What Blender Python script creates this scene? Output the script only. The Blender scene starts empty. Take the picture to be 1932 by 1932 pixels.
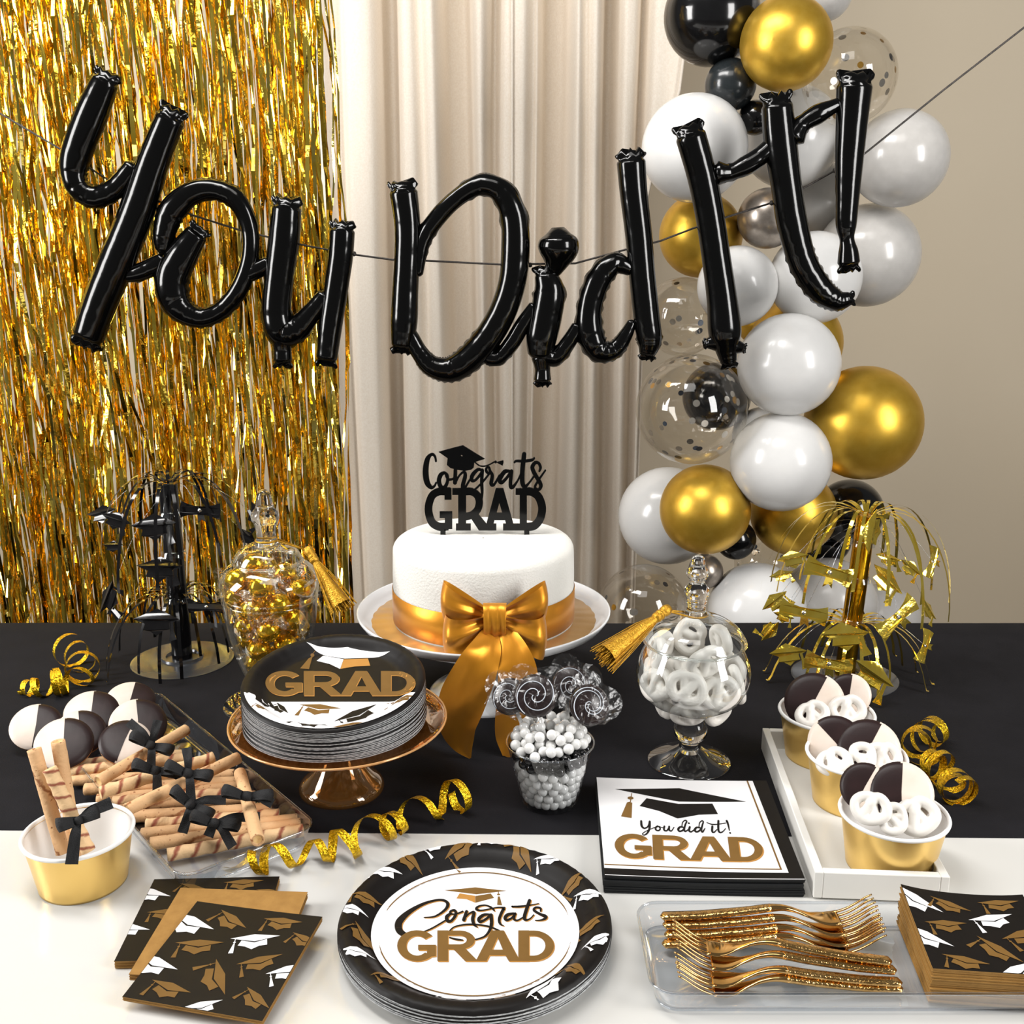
import bpy, bmesh, math, random
import numpy as np
from mathutils import Vector, Matrix
from mathutils.geometry import tessellate_polygon
random.seed(7)
sc = bpy.context.scene
COL = sc.collection
PI = math.pi
# ------------------------------------------------------------------ camera, light, exposure
F, PITCH, CAM = 2000.0, math.radians(14.6), Vector((0, 0, 1.30))
T = 0.75                                   # height of the table top
cd = bpy.data.cameras.new('camera'); cam = bpy.data.objects.new('camera', cd); COL.objects.link(cam)
cd.sensor_width = 36; cd.lens = 36*F/1932; cd.clip_start = .05; cd.clip_end = 30
cam.location = CAM; cam.rotation_euler = (PI/2-PITCH, 0, 0); sc.camera = cam
FWD = Vector((0, math.cos(PITCH), -math.sin(PITCH))); UPV = Vector((0, math.sin(PITCH), math.cos(PITCH))); RGT = Vector((1, 0, 0))
w = bpy.data.worlds.new('world'); sc.world = w; w.use_nodes = True
w.node_tree.nodes['Background'].inputs[0].default_value = (1, .985, .96, 1)
w.node_tree.nodes['Background'].inputs[1].default_value = .13
sc.view_settings.view_transform = 'Standard'; sc.view_settings.look = 'None'
sc.view_settings.exposure = 0.0; sc.view_settings.gamma = 1.0; sc.view_settings.use_curve_mapping = False
sc.cycles.transparent_max_bounces = 32; sc.cycles.max_bounces = 12; sc.cycles.caustics_reflective = False; sc.cycles.caustics_refractive = False
def area(name, loc, to, sx, sy, watt, col=(1, 1, 1)):
    l = bpy.data.lights.new(name, 'AREA'); l.shape = 'RECTANGLE'; l.size = sx; l.size_y = sy; l.energy = watt; l.color = col
    o = bpy.data.objects.new(name, l); COL.objects.link(o); o.location = loc
    o.rotation_euler = (Vector(to)-Vector(loc)).to_track_quat('-Z', 'Y').to_euler(); return o
area('softbox_left', (-1.95, .72, 1.66), (0, 1.7, 1.0), .55, 1.2, 46, (1, .985, .965))
area('softbox_right', (1.62, .05, 1.66), (.0, 1.7, 1.0), .55, 1.2, 38, (1, .985, .965))
area('softbox_top', (-.1, .55, 2.75), (0, 1.3, .75), 1.0, .7, 9, (1, .97, .93))
area('added_backdrop_fill', (-.75, 1.05, 2.75), (.15, 2.4, 1.2), 1.3, .4, 34, (1, .98, .955))  # added fill lamp with no known source, lifts the drapes and back wall
# ------------------------------------------------------------------ helpers
def ray(px, py): return (FWD + RGT*((px-966)/F) + UPV*((966-py)/F))
def on_z(px, py, z=T):
    d = ray(px, py); return CAM + d*((z-CAM.z)/d.z)
def on_y(px, py, y):
    d = ray(px, py); return CAM + d*((y-CAM.y)/d.y)
def mpp(p): return (Vector(p)-CAM).dot(FWD)/F
def lin(c):
    return tuple((v/255/12.92 if v/255 <= .04045 else ((v/255+.055)/1.055)**2.4) for v in c)
MATS = {}
def M(name, col, rough=.5, metal=0, bump=None, var=None, coat=0, trans=0, ior=1.45, sss=0, spec=.5, sheen=0):
    m = bpy.data.materials.new(name); m.use_nodes = True; nt = m.node_tree; b = nt.nodes['Principled BSDF']
    L = lin(col)+(1,)
    b.inputs['Base Color'].default_value = L; b.inputs['Roughness'].default_value = rough; b.inputs['Metallic'].default_value = metal
    b.inputs['Coat Weight'].default_value = coat; b.inputs['Coat Roughness'].default_value = .06
    b.inputs['Transmission Weight'].default_value = trans; b.inputs['IOR'].default_value = ior
    b.inputs['Specular IOR Level'].default_value = spec; b.inputs['Sheen Weight'].default_value = sheen
    if sss:
        b.inputs['Subsurface Weight'].default_value = sss; b.inputs['Subsurface Radius'].default_value = (.02, .02, .02); b.inputs['Subsurface Scale'].default_value = .3
    tc = nt.nodes.new('ShaderNodeTexCoord')
    if var:
        n = nt.nodes.new('ShaderNodeTexNoise'); n.inputs['Scale'].default_value = var[0]; n.inputs['Detail'].default_value = 4
        mx = nt.nodes.new('ShaderNodeMix'); mx.data_type = 'RGBA'
        mx.inputs['A'].default_value = L; mx.inputs['B'].default_value = lin(var[1])+(1,)
        rp = nt.nodes.new('ShaderNodeMapRange'); rp.inputs[1].default_value = var[2] if len(var) > 2 else .35; rp.inputs[2].default_value = var[3] if len(var) > 3 else .65
        nt.links.new(tc.outputs['Object'], n.inputs['Vector']); nt.links.new(n.outputs['Fac'], rp.inputs[0])
        nt.links.new(rp.outputs[0], mx.inputs['Factor']); nt.links.new(mx.outputs['Result'], b.inputs['Base Color'])
    if bump:
        n = nt.nodes.new('ShaderNodeTexNoise'); n.inputs['Scale'].default_value = bump[0]; n.inputs['Detail'].default_value = 3
        mp = nt.nodes.new('ShaderNodeMapping'); mp.inputs['Scale'].default_value = bump[2] if len(bump) > 2 else (1, 1, 1)
        bp = nt.nodes.new('ShaderNodeBump'); bp.inputs['Strength'].default_value = bump[1]; bp.inputs['Distance'].default_value = .002
        nt.links.new(tc.outputs['Object'], mp.inputs['Vector']); nt.links.new(mp.outputs[0], n.inputs['Vector'])
        nt.links.new(n.outputs['Fac'], bp.inputs['Height']); nt.links.new(bp.outputs[0], b.inputs['Normal'])
    return m
def clear(name, tint=(255, 255, 255), rough=.03, base=.05, edge=.6, power=3.0, gloss=(255, 255, 255), bump=None, body=None):
    """thin clear sheet: transparent film with a facing-dependent gloss"""
    m = bpy.data.materials.new(name); m.use_nodes = True; nt = m.node_tree; nt.nodes.clear()
    out = nt.nodes.new('ShaderNodeOutputMaterial'); mix = nt.nodes.new('ShaderNodeMixShader')
    tr = nt.nodes.new('ShaderNodeBsdfTransparent'); gl = nt.nodes.new('ShaderNodeBsdfGlossy')
    tr.inputs[0].default_value = lin(tint)+(1,); gl.inputs[0].default_value = lin(gloss)+(1,); gl.inputs['Roughness'].default_value = rough
    lw = nt.nodes.new('ShaderNodeLayerWeight'); pw = nt.nodes.new('ShaderNodeMath'); pw.operation = 'POWER'; pw.inputs[1].default_value = power
    ma = nt.nodes.new('ShaderNodeMath'); ma.operation = 'MULTIPLY_ADD'; ma.inputs[1].default_value = edge; ma.inputs[2].default_value = base
    nt.links.new(lw.outputs['Facing'], pw.inputs[0]); nt.links.new(pw.outputs[0], ma.inputs[0]); nt.links.new(ma.outputs[0], mix.inputs[0])
    nt.links.new(tr.outputs[0], mix.inputs[1]); nt.links.new(gl.outputs[0], mix.inputs[2]); nt.links.new(mix.outputs[0], out.inputs[0])
    if body:                                # a share of light scattered in coloured glass
        df = nt.nodes.new('ShaderNodeBsdfDiffuse'); df.inputs[0].default_value = lin(body[0])+(1,); m2 = nt.nodes.new('ShaderNodeMixShader'); m2.inputs[0].default_value = body[1]
        nt.links.new(tr.outputs[0], m2.inputs[1]); nt.links.new(df.outputs[0], m2.inputs[2]); nt.links.new(m2.outputs[0], mix.inputs[1])
    if bump:
        n = nt.nodes.new('ShaderNodeTexNoise'); n.inputs['Scale'].default_value = bump[0]; bp = nt.nodes.new('ShaderNodeBump')
        tc = nt.nodes.new('ShaderNodeTexCoord'); nt.links.new(tc.outputs['Object'], n.inputs['Vector'])
        bp.inputs['Strength'].default_value = bump[1]; bp.inputs['Distance'].default_value = .003
        nt.links.new(n.outputs['Fac'], bp.inputs['Height']); nt.links.new(bp.outputs[0], gl.inputs['Normal']); nt.links.new(bp.outputs[0], lw.inputs['Normal'])
    return m
def link(name, me, parent=None):
    o = bpy.data.objects.new(name, me); COL.objects.link(o)
    if parent is not None: o.parent = parent
    return o
def tag(o, label=None, cat=None, group=None, kind=None):
    if label: o['label'] = label
    if cat: o['category'] = cat
    if group: o['group'] = group
    if kind: o['kind'] = kind
    return o
def thing(name, label, cat, loc=(0, 0, 0), rot=None, group=None):
    o = bpy.data.objects.new(name, None); COL.objects.link(o); o.empty_display_size = .02
    o.location = loc
    if rot is not None: o.rotation_euler = rot if not isinstance(rot, Matrix) else rot.to_euler()
    return tag(o, label, cat, group)
KIDS = {}
def kids(o): return [c for c in COL.objects if c.parent == o]
def dup(root, loc, rot=None, label=None, scale=None):
    def cp(o, par):
        c = o.copy(); COL.objects.link(c)
        if par is not None: c.parent = par
        for ch in KIDS.get(o.name) or KIDS.setdefault(o.name, kids(o)): cp(ch, c)
        return c
    r = cp(root, None); r.location = loc
    if rot is not None: r.rotation_euler = rot.to_euler() if isinstance(rot, Matrix) else rot
    if scale: r.scale = (scale,)*3
    if label: r['label'] = label
    return r
def frame(n, xd):
    n = Vector(n).normalized(); x = Vector(xd); x = (x-n*x.dot(n)).normalized(); y = n.cross(x)
    return Matrix((x, y, n)).transposed()
def cat(pts, n=8, closed=False):
    """Catmull-Rom through tuples of any width"""
    P = [np.array(p, float) for p in pts]; out = []
    k = len(P)
    for i in range(k if closed else k-1):
        if closed: a, b, c, d = P[(i-1) % k], P[i], P[(i+1) % k], P[(i+2) % k]
        else: a, b, c, d = P[max(i-1, 0)], P[i], P[i+1], P[min(i+2, k-1)]
        for j in range(n):
            t = j/n
            out.append(.5*((2*b)+(c-a)*t+(2*a-5*b+4*c-d)*t*t+(3*b-a-3*c+d)*t**3))
    if not closed: out.append(P[-1])
    return out
class MB:
    def __init__(s): s.v = []; s.f = []; s.m = []
    def add(s, vs, fs, mi=0):
        o = len(s.v); s.v += [tuple(v) for v in vs]; s.f += [tuple(i+o for i in f) for f in fs]; s.m += [mi]*len(fs)
    def grid(s, rows, mi=0, closed=False, cap=False):
        n = len(rows[0]); fs = []
        for i in range(len(rows)-1):
            for j in range(n if closed else n-1):
                a = i*n+j; b = i*n+(j+1) % n; fs.append((a, b, b+n, a+n))
        if cap:
            fs.append(tuple(range(n))[::-1]); fs.append(tuple((len(rows)-1)*n+j for j in range(n)))
        s.add([p for r in rows for p in r], fs, mi)
    def box(s, lo, hi, mi=0, rot=None, org=None):
        vs = [Vector((x, y, z)) for x in (lo[0], hi[0]) for y in (lo[1], hi[1]) for z in (lo[2], hi[2])]
        if rot is not None: vs = [rot @ v for v in vs]
        if org is not None: vs = [v+Vector(org) for v in vs]
        s.add(vs, [(0, 1, 3, 2), (4, 6, 7, 5), (0, 4, 5, 1), (2, 3, 7, 6), (0, 2, 6, 4), (1, 5, 7, 3)], mi)
    def lathe(s, prof, n=32, mi=0, c=(0, 0, 0), closed=False, mod=None):
        rows = []
        for r, z in prof:
            rows.append([(c[0]+max(r, 1e-5)*math.cos(2*PI*k/n), c[1]+max(r, 1e-5)*math.sin(2*PI*k/n), c[2]+z+(mod(r, k) if mod else 0)) for k in range(n)])
        if closed: rows.append(rows[0])
        s.grid(rows, mi, True)
    def tube(s, path, rad, n=8, mi=0, cap=True, closed=False):
        P = [Vector(p[:3]) for p in path]; R = rad if hasattr(rad, '__len__') else [rad]*len(P)
        rows = []; up = None; k = len(P)
        for i, p in enumerate(P):
            t = (P[(i+1) % k]-P[(i-1) % k]) if closed else (P[min(i+1, k-1)]-P[max(i-1, 0)])
            t = t.normalized() if t.length > 1e-9 else Vector((0, 0, 1))
            if up is None: up = t.orthogonal().normalized()
            up = (up-t*up.dot(t)).normalized(); sd = t.cross(up)
            rows.append([p+(up*math.cos(2*PI*j/n)+sd*math.sin(2*PI*j/n))*R[i] for j in range(n)])
        if closed: rows.append(rows[0]); cap = False
        s.grid(rows, mi, True, cap)
    def strip(s, path, wid, mi=0, thick=0):
        """path: points, wid: vectors (half width) per point"""
        if not thick:
            s.grid([[Vector(p)-Vector(q), Vector(p), Vector(p)+Vector(q)] for p, q in zip(path, wid)], mi)
        else:
            rows = []
            P = [Vector(p) for p in path]
            for i, p in enumerate(P):
                t = P[min(i+1, len(P)-1)]-P[max(i-1, 0)]; q = Vector(wid[i]); nn = t.cross(q)
                nn = nn.normalized()*thick/2 if nn.length > 0 else Vector((0, 0, thick/2))
                rows.append([p-q+nn, p+q+nn, p+q-nn, p-q-nn])
            s.grid(rows, mi, True, True)
    def prism(s, loops, f0, f1, mi=0, side=True):
        """loops: outline (+holes) of 2D points, f0/f1 map (x,y)->3D for back and front"""
        lp = [[Vector((p[0], p[1], 0)) for p in l] for l in loops]
        tr = tessellate_polygon(lp); flat = [p for l in loops for p in l]; n = len(flat)
        vs = [f1(*p[:2]) for p in flat]
        fs = [tuple(t) for t in tr]
        if side:
            vs += [f0(*p[:2]) for p in flat]; fs += [tuple(i+n for i in t[::-1]) for t in tr]
            o = 0
            for l in loops:
                k = len(l)
                for i in range(k): fs.append((o+i, o+(i+1) % k, o+(i+1) % k+n, o+i+n))
                o += k
        s.add(vs, fs, mi)
    def mesh(s, name, mats, smooth=True, recalc=True, merge=0):
        me = bpy.data.meshes.new(name); me.from_pydata(s.v, [], s.f)
        for m in (mats if isinstance(mats, (list, tuple)) else [mats]): me.materials.append(m)
        if any(s.m): me.polygons.foreach_set('material_index', s.m)
        if recalc or merge:
            bm = bmesh.new(); bm.from_mesh(me)
            if merge: bmesh.ops.remove_doubles(bm, verts=bm.verts, dist=merge)
            if recalc: bmesh.ops.recalc_face_normals(bm, faces=bm.faces)
            bm.to_mesh(me); bm.free()
        me.polygons.foreach_set('use_smooth', [bool(smooth)]*len(me.polygons)); me.update()
        if smooth and smooth is not True: me.set_sharp_from_angle(angle=math.radians(smooth))
        return me
    def build(s, name, mats, parent=None, smooth=True, world=False, **k):
        if world and parent is not None:
            l = parent.location; s.v = [(v[0]-l.x, v[1]-l.y, v[2]-l.z) for v in s.v]
        return link(name, s.mesh(name, mats, smooth, **k), parent)
def bevel(o, wd, seg=2):
    m = o.modifiers.new('bevel', 'BEVEL'); m.width = wd; m.segments = seg; m.limit_method = 'ANGLE'; m.angle_limit = math.radians(40); return o
# ------------------------------------------------------------------ flat print (decals that follow their surface)
def arc(cx, cy, rx, ry, a0, a1, n=14):
    return [(cx+rx*math.cos(math.radians(a0+(a1-a0)*i/n)), cy+ry*math.sin(math.radians(a0+(a1-a0)*i/n))) for i in range(n+1)]
def thickline(path, h):
    """outline polygon of an open path with half width h"""
    L, R = [], []
    for i, p in enumerate(path):
        a = path[max(i-1, 0)]; b = path[min(i+1, len(path)-1)]; dx, dy = b[0]-a[0], b[1]-a[1]; d = math.hypot(dx, dy) or 1
        hh = h if not hasattr(h, '__len__') else h[i]
        L.append((p[0]-dy/d*hh, p[1]+dx/d*hh)); R.append((p[0]+dy/d*hh, p[1]-dx/d*hh))
    return L+R[::-1]
def quads(path, h):
    o = []; pl = thickline(path, h); n = len(path)
    for i in range(n-1): o.append([[pl[i], pl[i+1], pl[2*n-2-i], pl[2*n-1-i]]])
    return o
def stroke(pts, n=6):
    c = cat(pts, n); P = [(p[0], p[1]) for p in c]; H = [max(p[2], .5) for p in c]
    out = quads(P, H)
    for q, hh in ((P[0], H[0]), (P[-1], H[-1])):
        out.append([arc(q[0], q[1], hh, hh, 0, 324, 9)])
    return out
def grad_polys():
    """the four wide bold capitals, box height 1, total width 3.12"""
    out = []
    g = arc(.40, .5, .305, .415, 42, 318, 22); out += quads(g, .09)
    out.append([[(.42, .36), (.42, .53), (.77, .53), (.77, .16), (.58, .13), (.60, .36)]])
    x = .80
    out.append([[(x, 0), (x, 1), (x+.21, 1), (x+.21, 0)]])
    b = [(x+.1, .915), (x+.44, .915)]+arc(x+.44, .69, .22, .225, 84, -84, 10)+[(x+.44, .465), (x+.1, .465)]
    out += quads(b, .079)
    out.append([[(x+.30, .42), (x+.53, .45), (x+.80, 0), (x+.55, 0)]])
    x = 1.56
    out.append([[(x, 0), (x+.31, 1), (x+.55, 1), (x+.87, 0), (x+.65, 0), (x+.585, .19), (x+.27, .19), (x+.21, 0)], [(x+.43, .78), (x+.535, .37), (x+.32, .37)]])
    x = 2.40
    out.append([[(x, 0), (x, 1), (x+.21, 1), (x+.21, 0)]])
    b = [(x+.1, .91), (x+.30, .91)]+arc(x+.30, .5, .32, .41, 86, -86, 16)+[(x+.30, .09), (x+.1, .09)]
    out += quads(b, .084)
    return out
CAP = [[[(-1, .02), (-.05, .20), (1, .02), (.02, -.22)]], [[(-.52, -.13), (.02, -.29), (.50, -.13), (.56, -.46), (.25, -.50), (-.03, -.68), (-.32, -.50), (-.62, -.42)]],
       [[(-.80, -.02), (-.77, -.02), (-.77, -.2), (-.80, -.2)]], [[(-.85, -.22), (-.785, -.16), (-.72, -.22), (-.785, -.28)]],
       [[(-.81, -.28), (-.76, -.28), (-.72, -.85), (-.92, -.85)]]]
def xf(polys, f): return [[[f(*p[:2]) for p in l] for l in pl] for pl in polys]
def capat(a, b, flip=1):
    """cap motif between the two board tips a and b"""
    ax, ay = a; bx, by = b; cx, cy = (ax+bx)/2, (ay+by)/2; ux, uy = (bx-ax)/2, (by-ay)/2
    return xf(CAP, lambda x, y: (cx+ux*x-uy*y*flip, cy+uy*x+ux*y*flip))
def clip(poly, inside, cut):
    out = []
    for i in range(len(poly)):
        a, b = poly[i-1], poly[i]; ia, ib = inside(a), inside(b)
        if ia != ib: out.append(cut(a, b))
        if ib: out.append(b)
    return out
def clip_half(polys, nx, ny, d):
    """keep nx*x+ny*y<=d (outline only)"""
    ins = lambda p: nx*p[0]+ny*p[1] <= d
    def cut(a, b):
        fa, fb = nx*a[0]+ny*a[1]-d, nx*b[0]+ny*b[1]-d; t = fa/(fa-fb); return (a[0]+(b[0]-a[0])*t, a[1]+(b[1]-a[1])*t)
    r = []
    for pl in polys:
        c = clip(pl[0], ins, cut)
        if len(c) > 2: r.append([c]+pl[1:])
    return r
def clip_box(polys, a=0, b=1):
    for nx, ny, d in ((-1, 0, -a), (1, 0, b), (0, -1, -a), (0, 1, b)): polys = clip_half(polys, nx, ny, d)
    return polys
def clip_disc(polys, r, n=40):
    for k in range(n): polys = clip_half(polys, math.cos(2*PI*k/n), math.sin(2*PI*k/n), r)
    return polys
def decal(name, polys, surf, mat, parent, maxe=None, label=None):
    bm = bmesh.new()
    for i_, pl in enumerate(polys):
        flat = [p for l in pl for p in l]
        tr = tessellate_polygon([[Vector((p[0], p[1], 0)) for p in l] for l in pl]) if (len(pl) > 1 or len(pl[0]) > 4) else ([(0, 1, 2)] if len(flat) == 3 else [(0, 1, 2), (0, 2, 3)])
        vs = [bm.verts.new((p[0], p[1], (i_ % 9)*1e-6)) for p in flat]
        for t in tr:
            try: bm.faces.new([vs[i] for i in t])
            except ValueError: pass
    if maxe:
        for _ in range(5):
            es = [e for e in bm.edges if e.calc_length() > maxe]
            if not es: break
            bmesh.ops.subdivide_edges(bm, edges=es, cuts=1); bmesh.ops.triangulate(bm, faces=[f for f in bm.faces if len(f.verts) > 3])
    for v in bm.verts:
        q_ = v.co.z; v.co = surf(v.co.x, v.co.y); v.co.z += q_*6
    bm.normal_update()
    for f in bm.faces:
        f.smooth = True
        if f.normal.z < 0: f.normal_flip()
    me = bpy.data.meshes.new(name); bm.to_mesh(me); bm.free(); me.materials.append(mat)
    o = link(name, me, parent)
    if label: o['label'] = label
    return o
def homog(src, dst):
    A = []; B = []
    for (x, y), (u, v) in zip(src, dst):
        A += [[x, y, 1, 0, 0, 0, -u*x, -u*y], [0, 0, 0, x, y, 1, -v*x, -v*y]]; B += [u, v]
    h = np.linalg.solve(np.array(A, float), np.array(B, float))
    return lambda x, y: ((h[0]*x+h[1]*y+h[2])/(h[6]*x+h[7]*y+1), (h[3]*x+h[4]*y+h[5])/(h[6]*x+h[7]*y+1))
# ------------------------------------------------------------------ materials
wall_m = M('wall_paint', (203, 190, 168), .8, bump=(140, .06), var=(.9, (197, 183, 160)))
floor_m = M('floor_grey', (150, 142, 132), .6, var=(3, (140, 132, 122)))
linen = M('linen_cream', (238, 228, 214), .9, bump=(500, .25, (1, 1, .08)), var=(260, (232, 220, 204)), sheen=.1)
white_top = M('table_white_gloss', (214, 213, 209), .17, coat=.15, var=(6, (211, 210, 206)))
wood_leg = M('table_leg_white', (225, 222, 216), .4, var=(8, (220, 217, 210)))
cloth_m = M('cloth_black', (21, 20, 24), .85, bump=(900, .2), var=(30, (17, 16, 20)), spec=.25)
blk_foil = M('foil_black', (3, 3, 3), .13, 0, bump=(45, .12), spec=.5)
cord_m = M('cord_black', (40, 36, 34), .5, var=(300, (70, 64, 60)))
bal_white = M('latex_white', (220, 219, 217), .22, sss=.12, coat=.2, var=(6, (222, 221, 219)))
bal_pearl = M('latex_translucent_white', (194, 191, 187), .22, coat=.2, sss=.2, var=(5, (188, 185, 181)))
bal_black = M('latex_black', (12, 12, 13), .14, coat=.3, var=(8, (15, 15, 16)))
bal_char = M('latex_charcoal', (32, 36, 38), .22, coat=.2, var=(8, (36, 40, 42)))
bal_gold = M('latex_chrome_gold', (220, 178, 70), .37, .8, var=(5, (212, 168, 60)))
bal_silver = M('latex_chrome_silver', (170, 160, 150), .3, .8, var=(8, (160, 150, 140)))
bal_clear = clear('latex_clear', (246, 244, 240), .05, .05, .45, 2.5)
conf_s = M('confetti_silver', (215, 212, 206), .25, .9, var=(90, (205, 200, 194)))
conf_g = M('confetti_gold', (206, 160, 70), .25, 1, var=(90, (190, 146, 60)))
conf_b = M('confetti_slate', (70, 78, 92), .35, .5, var=(90, (60, 68, 80)))
golds = [M('foil_gold_a', (255, 228, 106), .10, .92, bump=(110, .22), var=(40, (246, 208, 70))), M('foil_gold_b', (252, 212, 76), .11, 1, bump=(110, .22), var=(40, (232, 184, 50))),
         M('foil_gold_c', (255, 236, 136), .09, 1, bump=(110, .22), var=(40, (246, 210, 80)))]
gold_leaf = M('foil_gold_bright', (244, 200, 56), .16, .88, bump=(120, .25), var=(60, (222, 172, 30)))
holo = M('ribbon_holographic_gold', (246, 200, 44), .2, .8, bump=(420, .8), var=(420, (190, 150, 10), .4, .6))
gold_cup = M('cup_gold_foil', (246, 208, 126), .30, .72, var=(20, (242, 202, 118)))
gold_fork = M('fork_gold', (228, 184, 120), .12, 1, var=(60, (218, 174, 110)))
hammered = M('fork_gold_hammered', (232, 190, 126), .14, 1, bump=(300, .45), var=(60, (216, 170, 104)))
white_paper = M('paper_white', (240, 239, 237), .5, var=(30, (236, 235, 232)))
ivory_paint = M('tray_white_paint', (240, 238, 232), .35, bump=(60, .05), var=(10, (236, 234, 228)))
porcelain = M('porcelain_white', (240, 241, 243), .12, coat=.4, var=(8, (238, 239, 241)))
frosting = M('frosting_white', (236, 234, 228), .6, bump=(420, .35), sss=.15, var=(20, (232, 230, 223)))
satin = M('satin_gold', (214, 142, 26), .32, .55, bump=(20, .12), var=(30, (206, 134, 22)), sheen=.2)
board_m = M('board_gold_foil', (228, 188, 134), .3, .7, bump=(60, .12), var=(18, (220, 178, 122)))
topper_m = M('acrylic_black', (5, 5, 5), .12, var=(10, (7, 7, 7)), spec=.35)
g_jar = clear('glass_jar', (250, 252, 252), .01, .06, .9, 2.1)
g_solid = M('glass_solid', (255, 255, 255), .0, trans=1, ior=1.45, var=(5, (252, 253, 253)))
g_amber = clear('glass_amber', (238, 202, 156), .05, .10, .75, 2.0, (255, 232, 206), body=((196, 132, 62), .13))
acryl = clear('plastic_clear', (240, 243, 247), .04, .08, .85, 2.2)
cup_clear = clear('tumbler_clear', (248, 249, 250), .06, .035, .7, 2.6)
cello2 = clear('cellophane_crinkled', (252, 251, 248), .18, .05, .42, 1.6, bump=(150, .9))
cello = clear('cellophane', (250, 250, 250), .22, .035, .32, 1.8, bump=(90, .7))
print_black = M('print_black', (13, 10, 9), .48, var=(20, (16, 12, 11)), spec=.28)
print_white = M('print_white', (240, 239, 240), .4, var=(20, (238, 237, 238)))
print_gold = M('print_gold', (122, 90, 44), .5, var=(60, (116, 85, 40)), spec=.3)
print_lite = M('print_light_gold', (186, 134, 66), .5, var=(60, (180, 128, 62)), spec=.3)
plate_under = M('plate_underside', (200, 202, 204), .5, var=(300, (150, 152, 155)))
nap_gold = M('napkin_gold', (164, 122, 60), .75, bump=(300, .15), var=(90, (152, 111, 52)))
nap_black = M('napkin_black', (20, 22, 24), .7, var=(90, (16, 18, 20)))
choc = M('icing_chocolate', (44, 29, 29), .40, var=(60, (38, 25, 25)), bump=(70, .12), spec=.3)
icing = M('icing_white', (228, 214, 202), .38, var=(40, (222, 205, 189)), bump=(70, .12))
biscuit = M('biscuit_tan', (190, 140, 92), .8, var=(120, (170, 118, 70)), bump=(200, .3))
yog = M('yogurt_white', (226, 222, 215), .35, sss=.1, var=(30, (236, 231, 224)), bump=(60, .15))
choc_l = M('lolly_chocolate', (40, 28, 28), .25, var=(40, (36, 25, 25)))
swirl_m = M('lolly_swirl_white', (214, 220, 228), .35, var=(40, (206, 212, 222)))
bead_w = M('candy_pearl_white', (232, 232, 230), .22, coat=.5, sss=.1, var=(60, (226, 226, 224)))
bead_b = M('candy_black', (10, 10, 12), .15, coat=.5, var=(60, (14, 14, 16)))
grosgrain = M('grosgrain_black', (22, 22, 24), .7, bump=(1200, .4), var=(200, (18, 18, 20)))
tas_m = M('tassel_thread_gold', (204, 156, 50), .35, .7, bump=(600, .5), var=(300, (184, 134, 34)))
def wafer_mat(name, base, dark, turns, sharp, speck):
    m = M(name, base, .7, bump=(260, .35)); nt = m.node_tree; b = nt.nodes['Principled BSDF']; N = nt.nodes.new
    tc = N('ShaderNodeTexCoord'); sp = N('ShaderNodeSeparateXYZ'); nt.links.new(tc.outputs['Object'], sp.inputs[0])
    at = N('ShaderNodeMath'); at.operation = 'ARCTAN2'; nt.links.new(sp.outputs['Y'], at.inputs[0]); nt.links.new(sp.outputs['X'], at.inputs[1])
    nz = N('ShaderNodeTexNoise'); nz.inputs['Scale'].default_value = 160; nt.links.new(tc.outputs['Object'], nz.inputs[0])
    mz = N('ShaderNodeMath'); mz.operation = 'MULTIPLY_ADD'; mz.inputs[1].default_value = turns; nt.links.new(sp.outputs['Z'], mz.inputs[0]); nt.links.new(at.outputs[0], mz.inputs[2])
    ad = N('ShaderNodeMath'); ad.operation = 'MULTIPLY_ADD'; ad.inputs[1].default_value = 1.6; nt.links.new(nz.outputs['Fac'], ad.inputs[0]); nt.links.new(mz.outputs[0], ad.inputs[2])
    sn = N('ShaderNodeMath'); sn.operation = 'SINE'; nt.links.new(ad.outputs[0], sn.inputs[0])
    mr = N('ShaderNodeMapRange'); mr.inputs[1].default_value = sharp; mr.inputs[2].default_value = 1.0; nt.links.new(sn.outputs[0], mr.inputs[0])
    n2 = N('ShaderNodeTexNoise'); n2.inputs['Scale'].default_value = 300; nt.links.new(tc.outputs['Object'], n2.inputs[0])
    m2 = N('ShaderNodeMapRange'); m2.inputs[1].default_value = speck; m2.inputs[2].default_value = speck+.08; nt.links.new(n2.outputs['Fac'], m2.inputs[0])
    mxx = N('ShaderNodeMath'); mxx.operation = 'MAXIMUM'; nt.links.new(mr.outputs[0], mxx.inputs[0]); nt.links.new(m2.outputs[0], mxx.inputs[1])
    mx = N('ShaderNodeMix'); mx.data_type = 'RGBA'; mx.inputs['A'].default_value = lin(base)+(1,); mx.inputs['B'].default_value = lin(dark)+(1,)
    nt.links.new(mxx.outputs[0], mx.inputs['Factor']); nt.links.new(mx.outputs['Result'], b.inputs['Base Color'])
    return m
waf_plain = wafer_mat('wafer_plain', (222, 178, 130), (154, 98, 56), 70, .93, .66)
waf_strip = wafer_mat('wafer_striped', (232, 194, 146), (150, 80, 56), 330, .55, .80)
waf_end = M('wafer_cream_filling', (236, 200, 140), .7, var=(200, (220, 176, 112)))
# ================================================================== SETTING
def struct(name, mb, m, smooth=False): return tag(mb.build(name, m, None, smooth), kind='structure')
b = MB(); b.box((-4.5, -2.5, -.1), (4.5, 2.95, 0)); struct('floor', b, floor_m)
b = MB(); b.box((-4.5, 2.85, 0), (4.5, 2.95, 3.2)); struct('wall_back', b, wall_m)
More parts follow.
